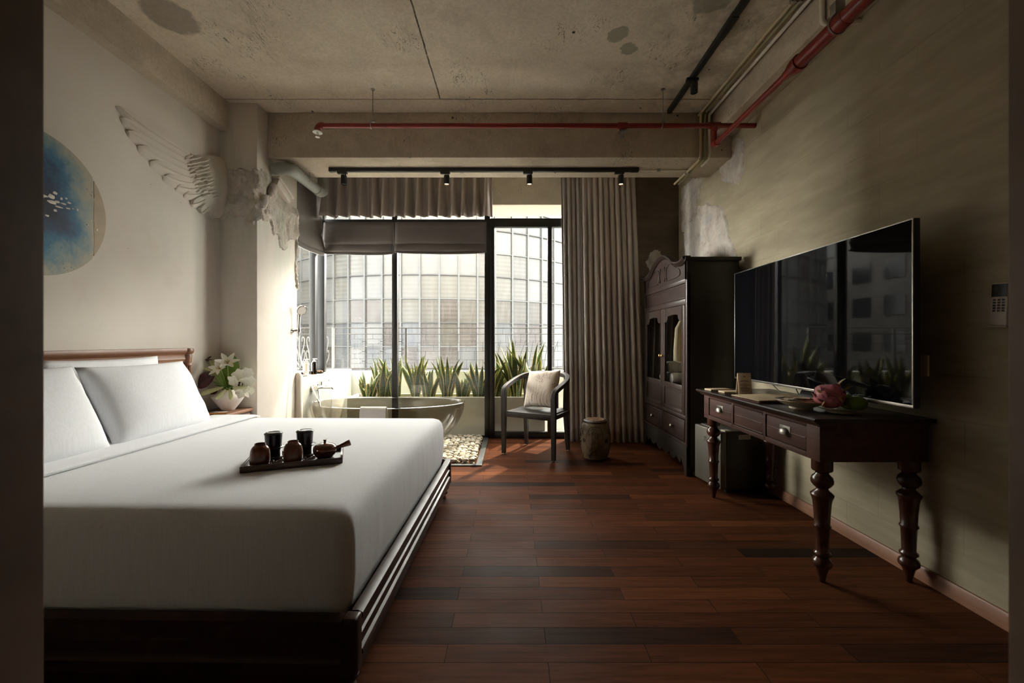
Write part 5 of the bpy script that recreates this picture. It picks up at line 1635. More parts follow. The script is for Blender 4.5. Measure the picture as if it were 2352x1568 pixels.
def build_wardrobe():
    root = thing('wardrobe', 'antique dark wooden wardrobe with an arched crest and two glazed doors', 'wardrobe', (1.71, 4.07, 0))
    xf, xb, y0, y1 = 1.49, 1.935, 3.505, 4.632
    b = MB(); b.box(xf + .012, xb, y0, y0 + .024, .07, 1.835, .002); b.build('side_panel', M['black_wood'], root)
    b = MB(); b.box(xf + .012, xb, y1 - .024, y1, .07, 1.835, .002); b.build('side_panel', M['black_wood'], root)
    b = MB(); b.box(xb - .012, xb, y0 + .024, y1 - .024, .10, 1.835); b.build('back_panel', M['black_wood'], root)
    b = MB(); b.box(xf + .03, xb - .012, y0 + .024, y1 - .024, 1.81, 1.835); b.build('roof_panel', M['black_wood'], root)
    for z in (.27, .495, .735):
        b = MB(); b.box(xf + .03, xb - .012, y0 + .024, y1 - .024, z - .016, z); b.build('shelf', M['dark_wood'], root)
    # face frame
    b = MB()
    for ya, yb in ((y0, y0 + .045), (y1 - .045, y1)):
        b.box(xf, xf + .03, ya, yb, .07, 1.84, .003)
    yc = (y0 + y1) / 2
    b.box(xf, xf + .03, yc - .02, yc + .02, .26, .50, .003)
    for za, zb in ((.245, .275), (.475, .51), (1.47, 1.515), (1.655, 1.69)):
        b.box(xf - .002, xf + .028, y0 + .03, y1 - .03, za, zb, .003)
    b.build('face_frame', M['dark_wood_z'], root)
    b = MB(); b.box(xf + .010, xf + .022, y0 + .045, y1 - .045, 1.515, 1.655)
    for za, zb in ((1.527, 1.533), (1.637, 1.643)):
        b.box(xf + .006, xf + .012, y0 + .06, y1 - .06, za, zb, .001)
    b.build('frieze_panel', M['dark_wood'], root)
    # crest: serpentine arch
    def arch(t):                       # t -1..1 across the front
        a = abs(t)
        if a < .55: return 1.985 - .115 * (a / .55) ** 2
        return 1.870 - .028 * math.sin((a - .55) / .45 * PI * .85) + .012 * ((a - .55) / .45) ** 2 - .0
    n = 40
    ys = [y0 - .004 + (y1 - y0 + .008) * i / n for i in range(n + 1)]
    top = [(y, arch(-1 + 2 * i / n) - .03) for i, y in enumerate(ys)]
    b = MB(); b.prism([(y0, 1.68)] + top + [(y1, 1.68)], xf, xf + .026, 'x'); b.build('crest_board', M['dark_wood'], root)
    b = MB()
    path = [(0, y, z + .012) for (y, z) in top]
    rows = []
    sec = [(.03, -.014), (-.012, -.014), (-.020, -.004), (-.034, .004), (-.040, .016), (-.036, .026), (-.02, .030), (.03, .030)]
    for (q, y, z) in path:
        rows.append([Vector((xf + a, y, z + c)) for a, c in sec])
    b.rows(rows, True, capa=True, capb=True); b.build('crest_moulding', M['dark_wood_z'], root)
    b = MB(); b.prism([(y0 + .02, 1.835), (y0 - .012, 1.838), (y0 - .022, 1.852), (y0 - .022, 1.868), (y0 + .02, 1.868)], xf - .02, xb + .01, 'x')
    b.build('cornice', M['black_wood'], root)
    b = MB(); b.prism([(y1 - .02, 1.835), (y1 + .02, 1.838), (y1 + .04, 1.852), (y1 + .04, 1.868), (y1 - .02, 1.868)], xf - .04, xb, 'x')
    b.build('cornice', M['black_wood'], root)
    # carved motif on the crest
    b = MB()
    for s in (-1, 1):
        pts = [(xf - .004, yc + s * (.055 + .02 * math.sin(PI * k / 10)), 1.735 + .14 * k / 10) for k in range(11)]
        b.tube(pts, .006, 7)
        pts = [(xf - .004, yc + s * (.115 - .022 * math.sin(PI * k / 10)), 1.74 + .125 * k / 10) for k in range(11)]
        b.tube(pts, .005, 7)
        pts = catmull([(xf - .003, yc + s * .12, 1.73), (xf - .003, yc + s * .40, 1.735), (xf - .003, yc + s * .41, 1.79), (xf - .003, yc + s * .33, 1.82), (xf - .003, yc + s * .2, 1.875), (xf - .003, yc + s * .12, 1.865)], 6)
        b.tube(pts, .004, 6)
    b.build('crest_carving', M['dark_wood_z'], root)
    # doors
    for s, (ya, yb) in ((1, (y0 + .046, yc - .001)), (-1, (yc + .001, y1 - .046))):
        b = MB()
        st = .055
        b.box(xf - .004, xf + .020, ya, ya + st, .512, 1.468, .003); b.box(xf - .004, xf + .020, yb - st, yb, .512, 1.468, .003)
        b.box(xf - .004, xf + .020, ya + st, yb - st, .512, .548, .003); b.box(xf - .004, xf + .020, ya + st, yb - st, .715, .765, .003)
        a_, c_ = ya + st, yb - st
        m_ = (a_ + c_) / 2
        low = [(a_, 1.335), (a_ + .05, 1.335), (a_ + .075, 1.36), (a_ + .085, 1.39), (m_, 1.40), (c_ - .085, 1.39), (c_ - .075, 1.36), (c_ - .05, 1.335), (c_, 1.335)]
        b.prism([(a_, 1.466)] + low + [(c_, 1.466)], xf - .004, xf + .020, 'x')
        b.box(xf + .004, xf + .014, ya + st, yb - st, .548, .715)
        b.box(xf - .002, xf + .006, ya + st + .012, yb - st - .012, .560, .566, .001); b.box(xf - .002, xf + .006, ya + st + .012, yb - st - .012, .697, .703, .001)
        d = b.build('door', M['dark_wood_z'], root)
        b = MB(); b.box(xf + .008, xf + .012, ya + st, yb - st, .765, 1.41); b.build('glass', M['cab_glass'], d)
        yk = yb - .028 if s == 1 else ya + .028
        b = MB(); b.tube([(xf - .004, yk, 1.01), (xf - .014, yk, 1.01)], .005, 8); b.ball((xf - .022, yk, 1.01), .011, .013, .016, 12, 8); b.build('knob', M['brass'], d)
        b = MB(); b.box(xf - .003, xf + .018, ya + .004, yb - .022, .282, .468, .003)
        b.box(xf - .006, xf, ya + .018, yb - .036, .296, .301, .001); b.box(xf - .006, xf, ya + .018, yb - .036, .449, .454, .001)
        d = b.build('drawer', M['dark_wood'], root)
        b = MB(); ym = (ya + yb) / 2 - .01; b.tube([(xf - .003, ym, .375), (xf - .016, ym, .375)], .007, 8); b.ball((xf - .024, ym, .375), .014, .020, .020, 14, 10); b.build('knob', M['pewter'], d)
    # scalloped skirt and feet
    n = 60
    lo = []
    for i in range(n + 1):
        t = -1 + 2 * i / n; a = abs(t)
        z = .03 if a > .93 else (.03 + (.93 - a) / .14 * .10 if a > .79 else (.13 - .045 * abs(math.sin((a) * PI * 3.2)) - .02 * (1 - a)))
        lo.append((y0 + (y1 - y0) * i / n, max(z, .0) if a <= .93 else 0.0))
    b = MB(); b.prism([(y0, .25)] + lo + [(y1, .25)], xf - .004, xf + .022, 'x'); b.build('skirt', M['black_wood'], root)
    for (x, y) in ((xf + .03, y0 + .03), (xf + .03, y1 - .03), (xb - .03, y0 + .03), (xb - .03, y1 - .03)):
        b = MB(); b.box(x - .025, x + .025, y - .025, y + .025, 0, .09, .004); b.build('foot', M['black_wood'], root)
    b = MB(); b.tube([(1.70, y0 + .024, 1.50), (1.70, y1 - .024, 1.50)], .011, 10); b.build('clothes_rail', M['brass'], root)
    # robes and towels inside
    def robe(label, y, x, zt, zb, seed):
        rt = thing('bathrobe', label, 'robe', (x, y, zt + .1), 0, 'cream robes hanging in the wardrobe')
        rows = []
        for i in range(13):
            t = i / 12
            z = zt + (zb - zt) * t
            wx = .045 + .075 * min(1, t * 4) + .012 * t
            rows.append([Vector((x + wx * math.cos(a), y + (.018 + .012 * t) * math.sin(a) * (1 + .4 * math.sin(5 * a + seed)) + .008 * math.sin(t * 4 + seed), z + .012 * math.cos(2 * a) * t)) for a in [2 * PI * k / 24 for k in range(24)]])
        b = MB(); b.rows(rows, True, capa=True, capb=True); b.build('body', M['robe'], rt)
        b = MB()
        for s in (-1, 1):
            b.tube([(x + s * .05, y, zt - .01), (x + s * .105, y - .004, zt - .12), (x + s * .118, y - .01, zt - .32), (x + s * .115, y - .012, zt - .42)], [.02, .026, .03, .034], 10, flat=1.0)
        b.build('sleeve', M['robe'], rt)
        b = MB(); b.tube([(x, y, zt), (x, y, zt + .08), (x + .012, y, zt + .115), (x, y, zt + .13), (x - .012, y, zt + .112)], .003, 6); b.build('hanger_hook', M['chrome'], rt)
    robe('cream robe hanging nearest the glass in the right wardrobe door', 3.86, 1.66, 1.39, .95, 0)
    robe('cream robe hanging behind another at the near end of the wardrobe', 3.76, 1.70, 1.38, .80, 2)
    TL = ['rolled white towel at the lower right of the wardrobe stack', 'rolled white towel at the lower middle of the wardrobe stack', 'rolled white towel at the lower left of the wardrobe stack', 'rolled white towel at the upper right of the wardrobe stack', 'rolled white towel at the upper left of the wardrobe stack']
    for i, (y, z) in enumerate(((4.02, .793), (4.135, .793), (4.25, .793), (4.075, .893), (4.195, .893))):
        b = MB()
        sp_ = []
        for k in range(70):
            a = k * .28; r_ = .008 + .047 * k / 69
            sp_.append((r_ * math.cos(a), r_ * math.sin(a)))
        rows = [[Vector((x, y + .0565 * math.cos(2 * PI * k / 24), z + .0565 * math.sin(2 * PI * k / 24) * (1 - .03))) for k in range(24)] for x in (1.545, 1.56, 1.82, 1.835)]
        rows = [[Vector((1.545, y + .045 * math.cos(2 * PI * k / 24), z + .045 * math.sin(2 * PI * k / 24))) for k in range(24)]] + [[p for p in r] for r in rows[1:3]] + [[Vector((1.835, y + .045 * math.cos(2 * PI * k / 24), z + .045 * math.sin(2 * PI * k / 24))) for k in range(24)]]
        b.rows(rows, True, capa=True, capb=True)
        b.tube([(1.5435, y + p[0] * .85, z + p[1] * .85) for p in sp_[::2]], .0035, 5)
        tag(b.build('rolled_towel', M['towel'], sharp=60), TL[i], 'towel', 'rolled towels in the wardrobe')

def build_fridge():
    A, Bp = Vector((1.522, 3.425)), Vector((1.572, 3.100))       # far and near front corners on the floor
    d = A - Bp
    ang = math.atan2(d.y, d.x) - PI / 2
    root = thing('minibar_fridge', 'small dark grey minibar fridge under the desk beside the wardrobe', 'fridge', (Bp.x, Bp.y, 0), ang)
    L, dep, h = d.length, .40, .470
    b = MB(); b.box(.052, dep, 0, L, .025, h, .004); b.build('cabinet', M['fridge_side'], root, local=True)
    b = MB(); b.box(.042, .052, .006, L - .006, .04, h - .006); b.build('gasket', M['gasket'], root, local=True)
    b = MB(); b.box(0, .042, 0, L, .032, h - .004, .006, seg=3)
    door = b.build('door', M['fridge'], root, local=True)
    b = MB(); b.box(.035, .09, -.002, .05, h - .004, h + .006, .002); b.build('hinge_cover', M['gasket'], root, local=True)
    for (x, y) in ((.07, .03), (.07, L - .03), (dep - .04, .03), (dep - .04, L - .03)):
        b = MB(); b.lathe([(.014, 0), (.016, .004), (.012, .03)], (x, y, 0), 12); b.build('foot', M['ink'], root, local=True)
    b = MB(); b.box(-.0008, .0, .045, .095, .345, .425); l_ = b.build('energy_label', M['paper'], door, local=True)
    b = MB(); b.box(-.0014, -.0008, .048, .066, .348, .368); b.build('label_green', M['green'], door, local=True)
    b = MB(); b.box(-.0014, -.0008, .050, .090, .405, .418)
    for k in range(5): b.box(-.0014, -.0008, .072, .090, .350 + k * .010, .354 + k * .010)
    b.build('label_print', M['ink'], door, local=True)
    b = MB(); b.box(.15, .25, -.0008, .0, .405, .440); lb_ = b.build('warning_label', M['conduit_white'], root, local=True)
    b = MB()
    for k in range(4): b.box(.158, .242 - .01 * (k % 2), -.0014, -.0008, .411 + k * .007, .4125 + k * .007)
    b.build('label_print', M['ink'], root, local=True)
    # two handwritten numerals on the door, written sideways
    cu = bpy.data.curves.new('door_number', 'FONT')
    cu.body = '78'; cu.size = .042; cu.extrude = .0003; cu.align_x = 'CENTER'; cu.align_y = 'CENTER'
    tmp = bpy.data.objects.new('door_number', cu)
    C.objects.link(tmp)
    dg = bpy.context.evaluated_depsgraph_get()
    me = bpy.data.meshes.new_from_object(tmp.evaluated_get(dg))
    C.objects.unlink(tmp); bpy.data.objects.remove(tmp)
    me.materials.clear(); me.materials.append(M['ink'])
    o = bpy.data.objects.new('door_number', me); C.objects.link(o)
    o.parent = door
    o.matrix_local = Matrix.Translation((-.0006, L * .56, .375)) @ Matrix(((0, 0, -1, 0), (-1, 0, 0, 0), (0, 1, 0, 0), (0, 0, 0, 1))) @ Matrix.Rotation(PI / 2, 4, 'Z')
    MW[o] = MW[door].copy()

def build_wall_fittings():
    root = thing('air_conditioner_remote', 'pale air conditioner remote in a holder on the olive wall at the right edge', 'remote control', (XR, 1.655, 1.30), 0, rot=(math.radians(3), 0, 0))
    b = MB(); b.box(-.022, -.002, -.030, .030, -.087, .087, .005, seg=3); b.build('body', M['remote'], root, local=True)
    b = MB(); b.box(-.0232, -.0218, -.0265, .0265, .030, .081); b.build('display', M['lcd'], root, local=True)
    for r_ in range(5):
        for c in range(3):
            b = MB(); b.box(-.0232, -.0218, -.021 + c * .0155, -.011 + c * .0155, .014 - r_ * .011, .021 - r_ * .011, .0003)
            b.build('button', M['lcd'], root, local=True)
    b = MB(); b.box(-.003, 0, -.024, .024, -.08, .04); b.box(-.026, 0, -.032, .032, -.092, -.087, .001); b.build('holder', M['remote'], root, local=True)
    b = MB(); b.box(XR - .012, XR, 1.95, 2.06, .985, 1.085, .003)
    o = b.build('wall_socket', M['conduit_cream']); tag(o, 'cream wall switch plate on the olive wall behind the television right edge', 'switch')
    b = MB(); b.box(XL, XL + .008, 3.20, 3.285, .70, .79, .002)
    tag(b.build('wall_socket', M['plaster']), 'white wall switch plate behind the flowers on the white wall', 'switch')

build_desk()
build_tv()
build_wardrobe()
build_fridge()
build_wall_fittings()
# ------------------------------------------------------------------ bath corner, chair, curtains, ceiling fittings
def build_bath():
    cx, cy, A, Bw = -1.30, 4.325, .80, .405
    def ring(sx, sy, z, n=72, lift=0.0):
        return [Vector((cx + sx * math.copysign(abs(math.cos(t)) ** .92, math.cos(t)), cy + sy * math.copysign(abs(math.sin(t)) ** .92, math.sin(t)), z + lift * math.cos(t) ** 2)) for t in [2 * PI * k / n for k in range(n)]]
    rows = []
    z0, z1 = .025, .500
    m = 14
    for i in range(m + 1):
        t = i / m
        s = .60 + .40 * math.sin(t * PI / 2) ** .9
        rows.append(ring(A * s, Bw * s, z0 + (z1 - z0) * t, lift=.012 * t))
    rows.append(ring(A * 1.008, Bw * 1.012, z1 + .006, lift=.012))
    rows.append(ring(A * .992, Bw * .985, z1 + .012, lift=.012))
    rows.append(ring(A * .972, Bw * .950, z1 + .004, lift=.012))
    for i in range(m, -1, -1):
        t = i / m
        s = .60 + .40 * math.sin(t * PI / 2) ** .9
        rows.append(ring(A * s - .026, Bw * s - .024, max(z0 + (z1 - z0) * t, z0 + .03) - .002, lift=.012 * t))
    root = thing('bathtub', 'oval freestanding smoked translucent bathtub in front of the windows', 'bathtub', (cx, cy, 0))
    b = MB(); b.rows(rows, True, capa=True, capb=True); b.build('shell', M['smoke'], root, sharp=70)
    b = MB(); b.lathe([(0, 0), (.03, 0), (.034, .004), (0, .006)], (cx, cy, z0 + .03), 18); b.build('drain', M['chrome'], root)
    b = MB(); b.lathe([(.40, .0), (.44, .005), (.44, .025), (.40, .027)], (cx, cy, 0), 48, ex=1.0, ey=.5); b.build('base', M['planter'], root)

    # towel over the near rim
    xs = [-1.445 + .245 * i / 16 for i in range(17)]
    rows = []
    def rim_y(x):
        return cy - Bw * math.sqrt(max(0, 1 - ((x - cx) / A) ** 2))
    for i, x in enumerate(xs):
        yr = rim_y(x)
        wv = .004 * math.sin(i * .9)
        row = [Vector((x + .01 * (q - 4) * .1, yr + o + (wv if z < .46 else 0), z)) for q, (o, z) in enumerate(((-.015, .20), (-.024, .30), (-.022, .40), (-.018, .48), (-.012, .512), (.004, .520), (.022, .517), (.034, .50), (.046, .42), (.052, .34)))]
        rows.append(row)
    b = MB(); b.rows(rows)
    rows2 = [[p + Vector((0, -.008 if q < 4 else (0 if q < 7 else .007), .008 if 3 < q < 8 else 0)) for q, p in enumerate(r)][::-1] for r in rows]
    b.rows(rows2)
    tag(b.build('bath_towel', M['towel'], sharp=180), 'white towel folded over the near rim of the bathtub', 'towel')

    # mixer on the ledge face
    X0 = -2.14
    root = thing('bath_mixer', 'chrome bath mixer tap with lever on the grey ledge', 'tap', (X0, 4.47, .655))
    for y in (4.40, 4.55):
        b = MB(); b.tube([(X0, y, .655), (X0 + .012, y, .655), (X0 + .014, y, .655), (X0 + .055, y, .655)], [.034, .030, .016, .016], 18); b.build('wall_flange', M['chrome'], root)
    b = MB(); b.tube([(X0 + .055, 4.375, .655), (X0 + .055, 4.58, .655)], .022, 18); b.build('body', M['chrome'], root)
    b = MB(); b.tube(catmull([(X0 + .055, 4.475, .65), (X0 + .10, 4.475, .648), (X0 + .165, 4.475, .650), (X0 + .185, 4.475, .640), (X0 + .188, 4.475, .628)], 5), .013, 12); b.build('spout', M['chrome'], root)
    b = MB(); b.tube([(X0 + .055, 4.475, .67), (X0 + .058, 4.475, .712)], .016, 14)
    b.sweep([(X0 + .05, 4.475, .715), (X0 + .10, 4.475, .720), (X0 + .15, 4.475, .728)], .022, .008); b.build('lever', M['chrome'], root)
    # hand shower on its hook, hose
    X1 = -2.19
    root = thing('hand_shower', 'chrome hand shower hooked on the pier with a long metal hose', 'shower', (X1, 4.10, 1.255))
    b = MB(); b.tube([(X1 + .001, 4.10, 1.255), (X1 + .014, 4.10, 1.255)], [.026, .022], 16); b.tube([(X1 + .012, 4.10, 1.255), (X1 + .05, 4.125, 1.262)], .013, 10)
    b.tube([(X1 + .052, 4.127, 1.243), (X1 + .052, 4.127, 1.285)], [.020, .017], 14); b.build('wall_hook', M['chrome'], root)
    b = MB(); b.tube(catmull([(X1 + .052, 4.127, 1.20), (X1 + .052, 4.127, 1.27), (X1 + .056, 4.128, 1.38), (X1 + .064, 4.128, 1.43)], 5), [.011] * 6 + [.012] * 6 + [.013] * 4, 12); b.build('handle', M['chrome'], root)
    b = MB(); d = Vector((.75, -.45, -.40)).normalized(); c = Vector((X1 + .075, 4.125, 1.465))
    b.tube([c - d * .020, c - d * .010, c + d * .012, c + d * .016], [.022, .046, .052, .050], 24); b.build('spray_head', M['chrome'], root)
    b = MB(); b.tube([c + d * .0162, c + d * .0175], .044, 22); b.build('spray_face', M['white_metal'], root)
    b = MB()
    hose = catmull([(X1 + .052, 4.127, 1.20), (X1 + .052, 4.13, 1.05), (X1 + .07, 4.16, .92), (X1 + .12, 4.20, .76), (X1 + .17, 4.23, .60), (X1 + .195, 4.25, .52), (X1 + .18, 4.30, .47), (X1 + .14, 4.38, .53), (X0 + .055, 4.43, .635)], 10)
    b.tube(hose, .0075, 8); b.build('hose', M['chrome'], root)
    # toiletries on the ledge
    def bottle(label, x, y, body, pump, h, r):
        rt = thing('pump_bottle', label, 'soap bottle', (x, y, .786), 0, 'pump bottles on the ledge')
        b = MB(); b.lathe([(0, .001), (r, .001), (r, h * .78), (r * .9, h * .84), (r * .45, h * .88), (r * .45, h * .9), (0, h * .9)], (x, y, .786), 22); b.build('bottle', body, rt)
        b = MB(); b.lathe([(.4 * r, h * .9), (.62 * r, h * .905), (.62 * r, h * .97), (.25 * r, h * .975), (.22 * r, h * 1.08), (.5 * r, h * 1.09), (.5 * r, h * 1.12), (0, h * 1.12)], (x, y, .786), 16)
        b.tube([(x, y, .786 + h * 1.10), (x + .038, y - .008, .786 + h * 1.10)], [.006, .004], 8); b.build('pump', pump, rt)
    bottle('amber pump bottle on the ledge beside the corner post', -2.205, 4.585, M['bottle'], M['white_metal'], .155, .030)
    bottle('milky pump bottle on the ledge left of the amber one', -2.225, 4.44, M['bottle_clear'], M['white_metal'], .155, .030)
    p = (-2.205, 4.33, .786)
    b = MB(); b.lathe([(0, 0), (.04, 0), (.06, .010), (.062, .012), (.045, .006), (0, .005)], p, 26, ey=1.5); tag(b.build('soap_dish', M['ceramic'], origin=p), 'empty white oval dish on the ledge', 'dish')
    p = (-2.20, 4.72, .786)
    b = MB(); b.lathe([(0, 0), (.03, 0), (.046, .014), (.047, .016), (.03, .008), (0, .006)], p, 24, ey=1.3); tag(b.build('soap_dish', M['phin'], origin=p), 'dark oval dish with brown soaps on the ledge', 'dish')
    for i, (dx, dy) in enumerate(((-.012, -.024), (.012, .0), (-.008, .024))):
        b = MB(); b.box(p[0] + dx - .016, p[0] + dx + .016, p[1] + dy - .012, p[1] + dy + .012, .795, .815, .006, seg=3)
        tag(b.build('soap_bar', simple_soap), ['left', 'middle', 'right'][i] + ' brown soap bar in the dark dish', 'soap', 'brown soaps in the dark dish')

    # pebbles and their edging
    b = MB(); b.box(-.335, -.278, 3.79, 4.884, .0, .012, .002)
    tag(b.build('stone_edging', M['steel_strip']), 'grey speckled stone edging along the right side of the pebbles', 'edging')
    b = MB(); b.box(-2.14, -.335, 3.79, 3.845, .0, .012, .002)
    tag(b.build('stone_edging', M['steel_strip']), 'grey speckled stone edging along the near side of the pebbles', 'edging')
    rr = random.Random(21)
    meshes = []
    for i in range(10):
        mb = MB(); mb.ball((0, 0, 0), .031, .0225, .017, 12, 8, jit=.40, seed=i + 1)
        o = mb.build('pebble', M['pebble_a'] if i % 4 else M['pebble_b'], origin=(0, 0, 0), sharp=180)
        meshes.append(o)
    used = set()
    pts = []
    y = 3.87
    while y < 4.87:
        x = -.372 + rr.uniform(-.012, .008)
        while x > -.86:
            pts.append((x + rr.uniform(-.008, .008), y + rr.uniform(-.01, .01)))
            x -= .057
        y += .046
    for n, (x, y) in enumerate(pts[:296]):
        src = meshes[n % 10]
        if n % 10 in used and n >= 10:
            o = src.copy(); C.objects.link(o)
        else:
            o = src; used.add(n % 10)
        o.location = (x, y, .034 + rr.uniform(0, .012))
        o.rotation_euler = (rr.uniform(-.3, .3), rr.uniform(-.3, .3), rr.uniform(-.4, .4) + (PI if n % 2 else 0))
        k = rr.uniform(.82, 1.06); o.scale = (k, k, k)
        tag(o, 'smooth cream or grey pebble in the bed beside the bathtub', 'pebble', 'pebbles around the bathtub')
    mb = MB()
    for i in range(760):
        x, y = rr.uniform(-2.10, -.36), rr.uniform(3.87, 4.85)
        if ((x + 1.30) / .60) ** 2 + ((y - 4.325) / .34) ** 2 < 1: continue
        T = Matrix.Translation((x, y, .008)) @ Euler((rr.uniform(-.3, .3), rr.uniform(-.3, .3), rr.uniform(0, 6.28))).to_matrix().to_4x4()
        mb.ball((0, 0, 0), .034, .024, .009, 8, 5, T=T, mi=0 if i % 4 else 1)
    o = mb.build('pebble_bed', [M['pebble_a'], M['pebble_b']], sharp=180)
    tag(o, 'layer of cream pebbles spread under the bathtub', 'pebbles', kind='stuff')

def build_chair():
    root = thing('armchair', 'dark grey wooden tub armchair with curved arms by the glass door', 'chair', (.259, 4.25, 0), math.radians(-29.7))
    # the bent rail that makes both arms and the back
    half = [(-.277, -.205, .585), (-.280, -.200, .635), (-.286, -.175, .668), (-.292, -.12, .690), (-.296, .0, .722), (-.285, .12, .755), (-.235, .225, .785), (-.13, .285, .800), (0, .30, .803)]
    full = half + [(-x, y, z) for x, y, z in half[-2::-1]]
    pth = catmull(full, 6)
    b = MB(); b.sweep(pth, [.044] * len(pth), [.046 + .014 * max(0, 1 - abs(i - len(pth) / 2) / 18) for i in range(len(pth))], up=(1, 0, 0)); b.build('arm_rail', M['chair'], root, local=True)
    for s in (-1, 1):
        b = MB()
        rows = []
        for (x, y, z, h) in ((.277, -.205, .012, .017), (.277, -.205, .40, .022), (.277, -.205, .60, .0225)):
            rows.append([Vector((s * x + a * h, y + c * h, z)) for a, c in ((-1, -1), (1, -1), (1, 1), (-1, 1))])
        b.rows(rows, True, capa=True, capb=True); l = b.build('leg', M['chair'], root, local=True, sharp=30)
        b = MB(); b.lathe([(.010, 0), (.012, .003), (.010, .013)], (s * .277, -.205, 0), 10); b.build('glide', M['chrome'], l, local=True)
        b = MB()
        rows = []
        for (x, y, z, h) in ((.247, .235, .012, .017), (.235, .20, .40, .022), (.232, .212, .60, .021), (.232, .228, .775, .019)):
            rows.append([Vector((s * x + a * h, y + c * h, z)) for a, c in ((-1, -1), (1, -1), (1, 1), (-1, 1))])
        b.rows(rows, True, capa=True, capb=True); l = b.build('leg', M['chair'], root, local=True, sharp=30)
        b = MB(); b.lathe([(.010, 0), (.012, .003), (.010, .013)], (s * .247, .235, 0), 10); b.build('glide', M['chrome'], l, local=True)
    b = MB()
    b.box(-.255, .255, -.222, -.190, .388, .432, .003); b.box(-.225, .225, .185, .215, .388, .432, .003)
    for s in (-1, 1):
        b.box(s * .262 - .014, s * .262 + .014, -.19, .20, .388, .432, .003)
    b.build('seat_frame', M['chair'], root, local=True)
    b = MB(); b.box(-.250, .250, -.215, .205, .430, .443, .004); b.build('seat', M['chair'], root, local=True)
    b = MB()
    for s in (-1, 1):
        b.box(s * .09 - .03, s * .09 + .03, .262, .280, .435, .775, .003)
    b.box(-.20, .20, .215, .29, .412, .436, .003)
    b.build('back_slat', M['chair'], root, local=True)
    # cushion leaning in the chair
    R_ = MW[root]
    ex = (R_.to_3x3() @ Vector((.93, -.20, .06))).normalized()
    up = (R_.to_3x3() @ Vector((.10, .30, .95)))
    ey = (up - ex * up.dot(ex)).normalized(); ez = ex.cross(ey)
    c = R_ @ Vector((.025, .06, .655))
    T = Matrix(((ex.x, ey.x, ez.x, c.x), (ex.y, ey.y, ez.y, c.y), (ex.z, ey.z, ez.z, c.z), (0, 0, 0, 1)))
    mb = pillow_mesh(.42, .40, .155, 20, .006, 5, .07)
    o = mb.build('cushion', M['cushion'], origin=(0, 0, 0), sharp=180)
    o.location = c; o.rotation_euler = T.to_euler()
    tag(o, 'cream square cushion with brown plant print on the armchair', 'cushion')

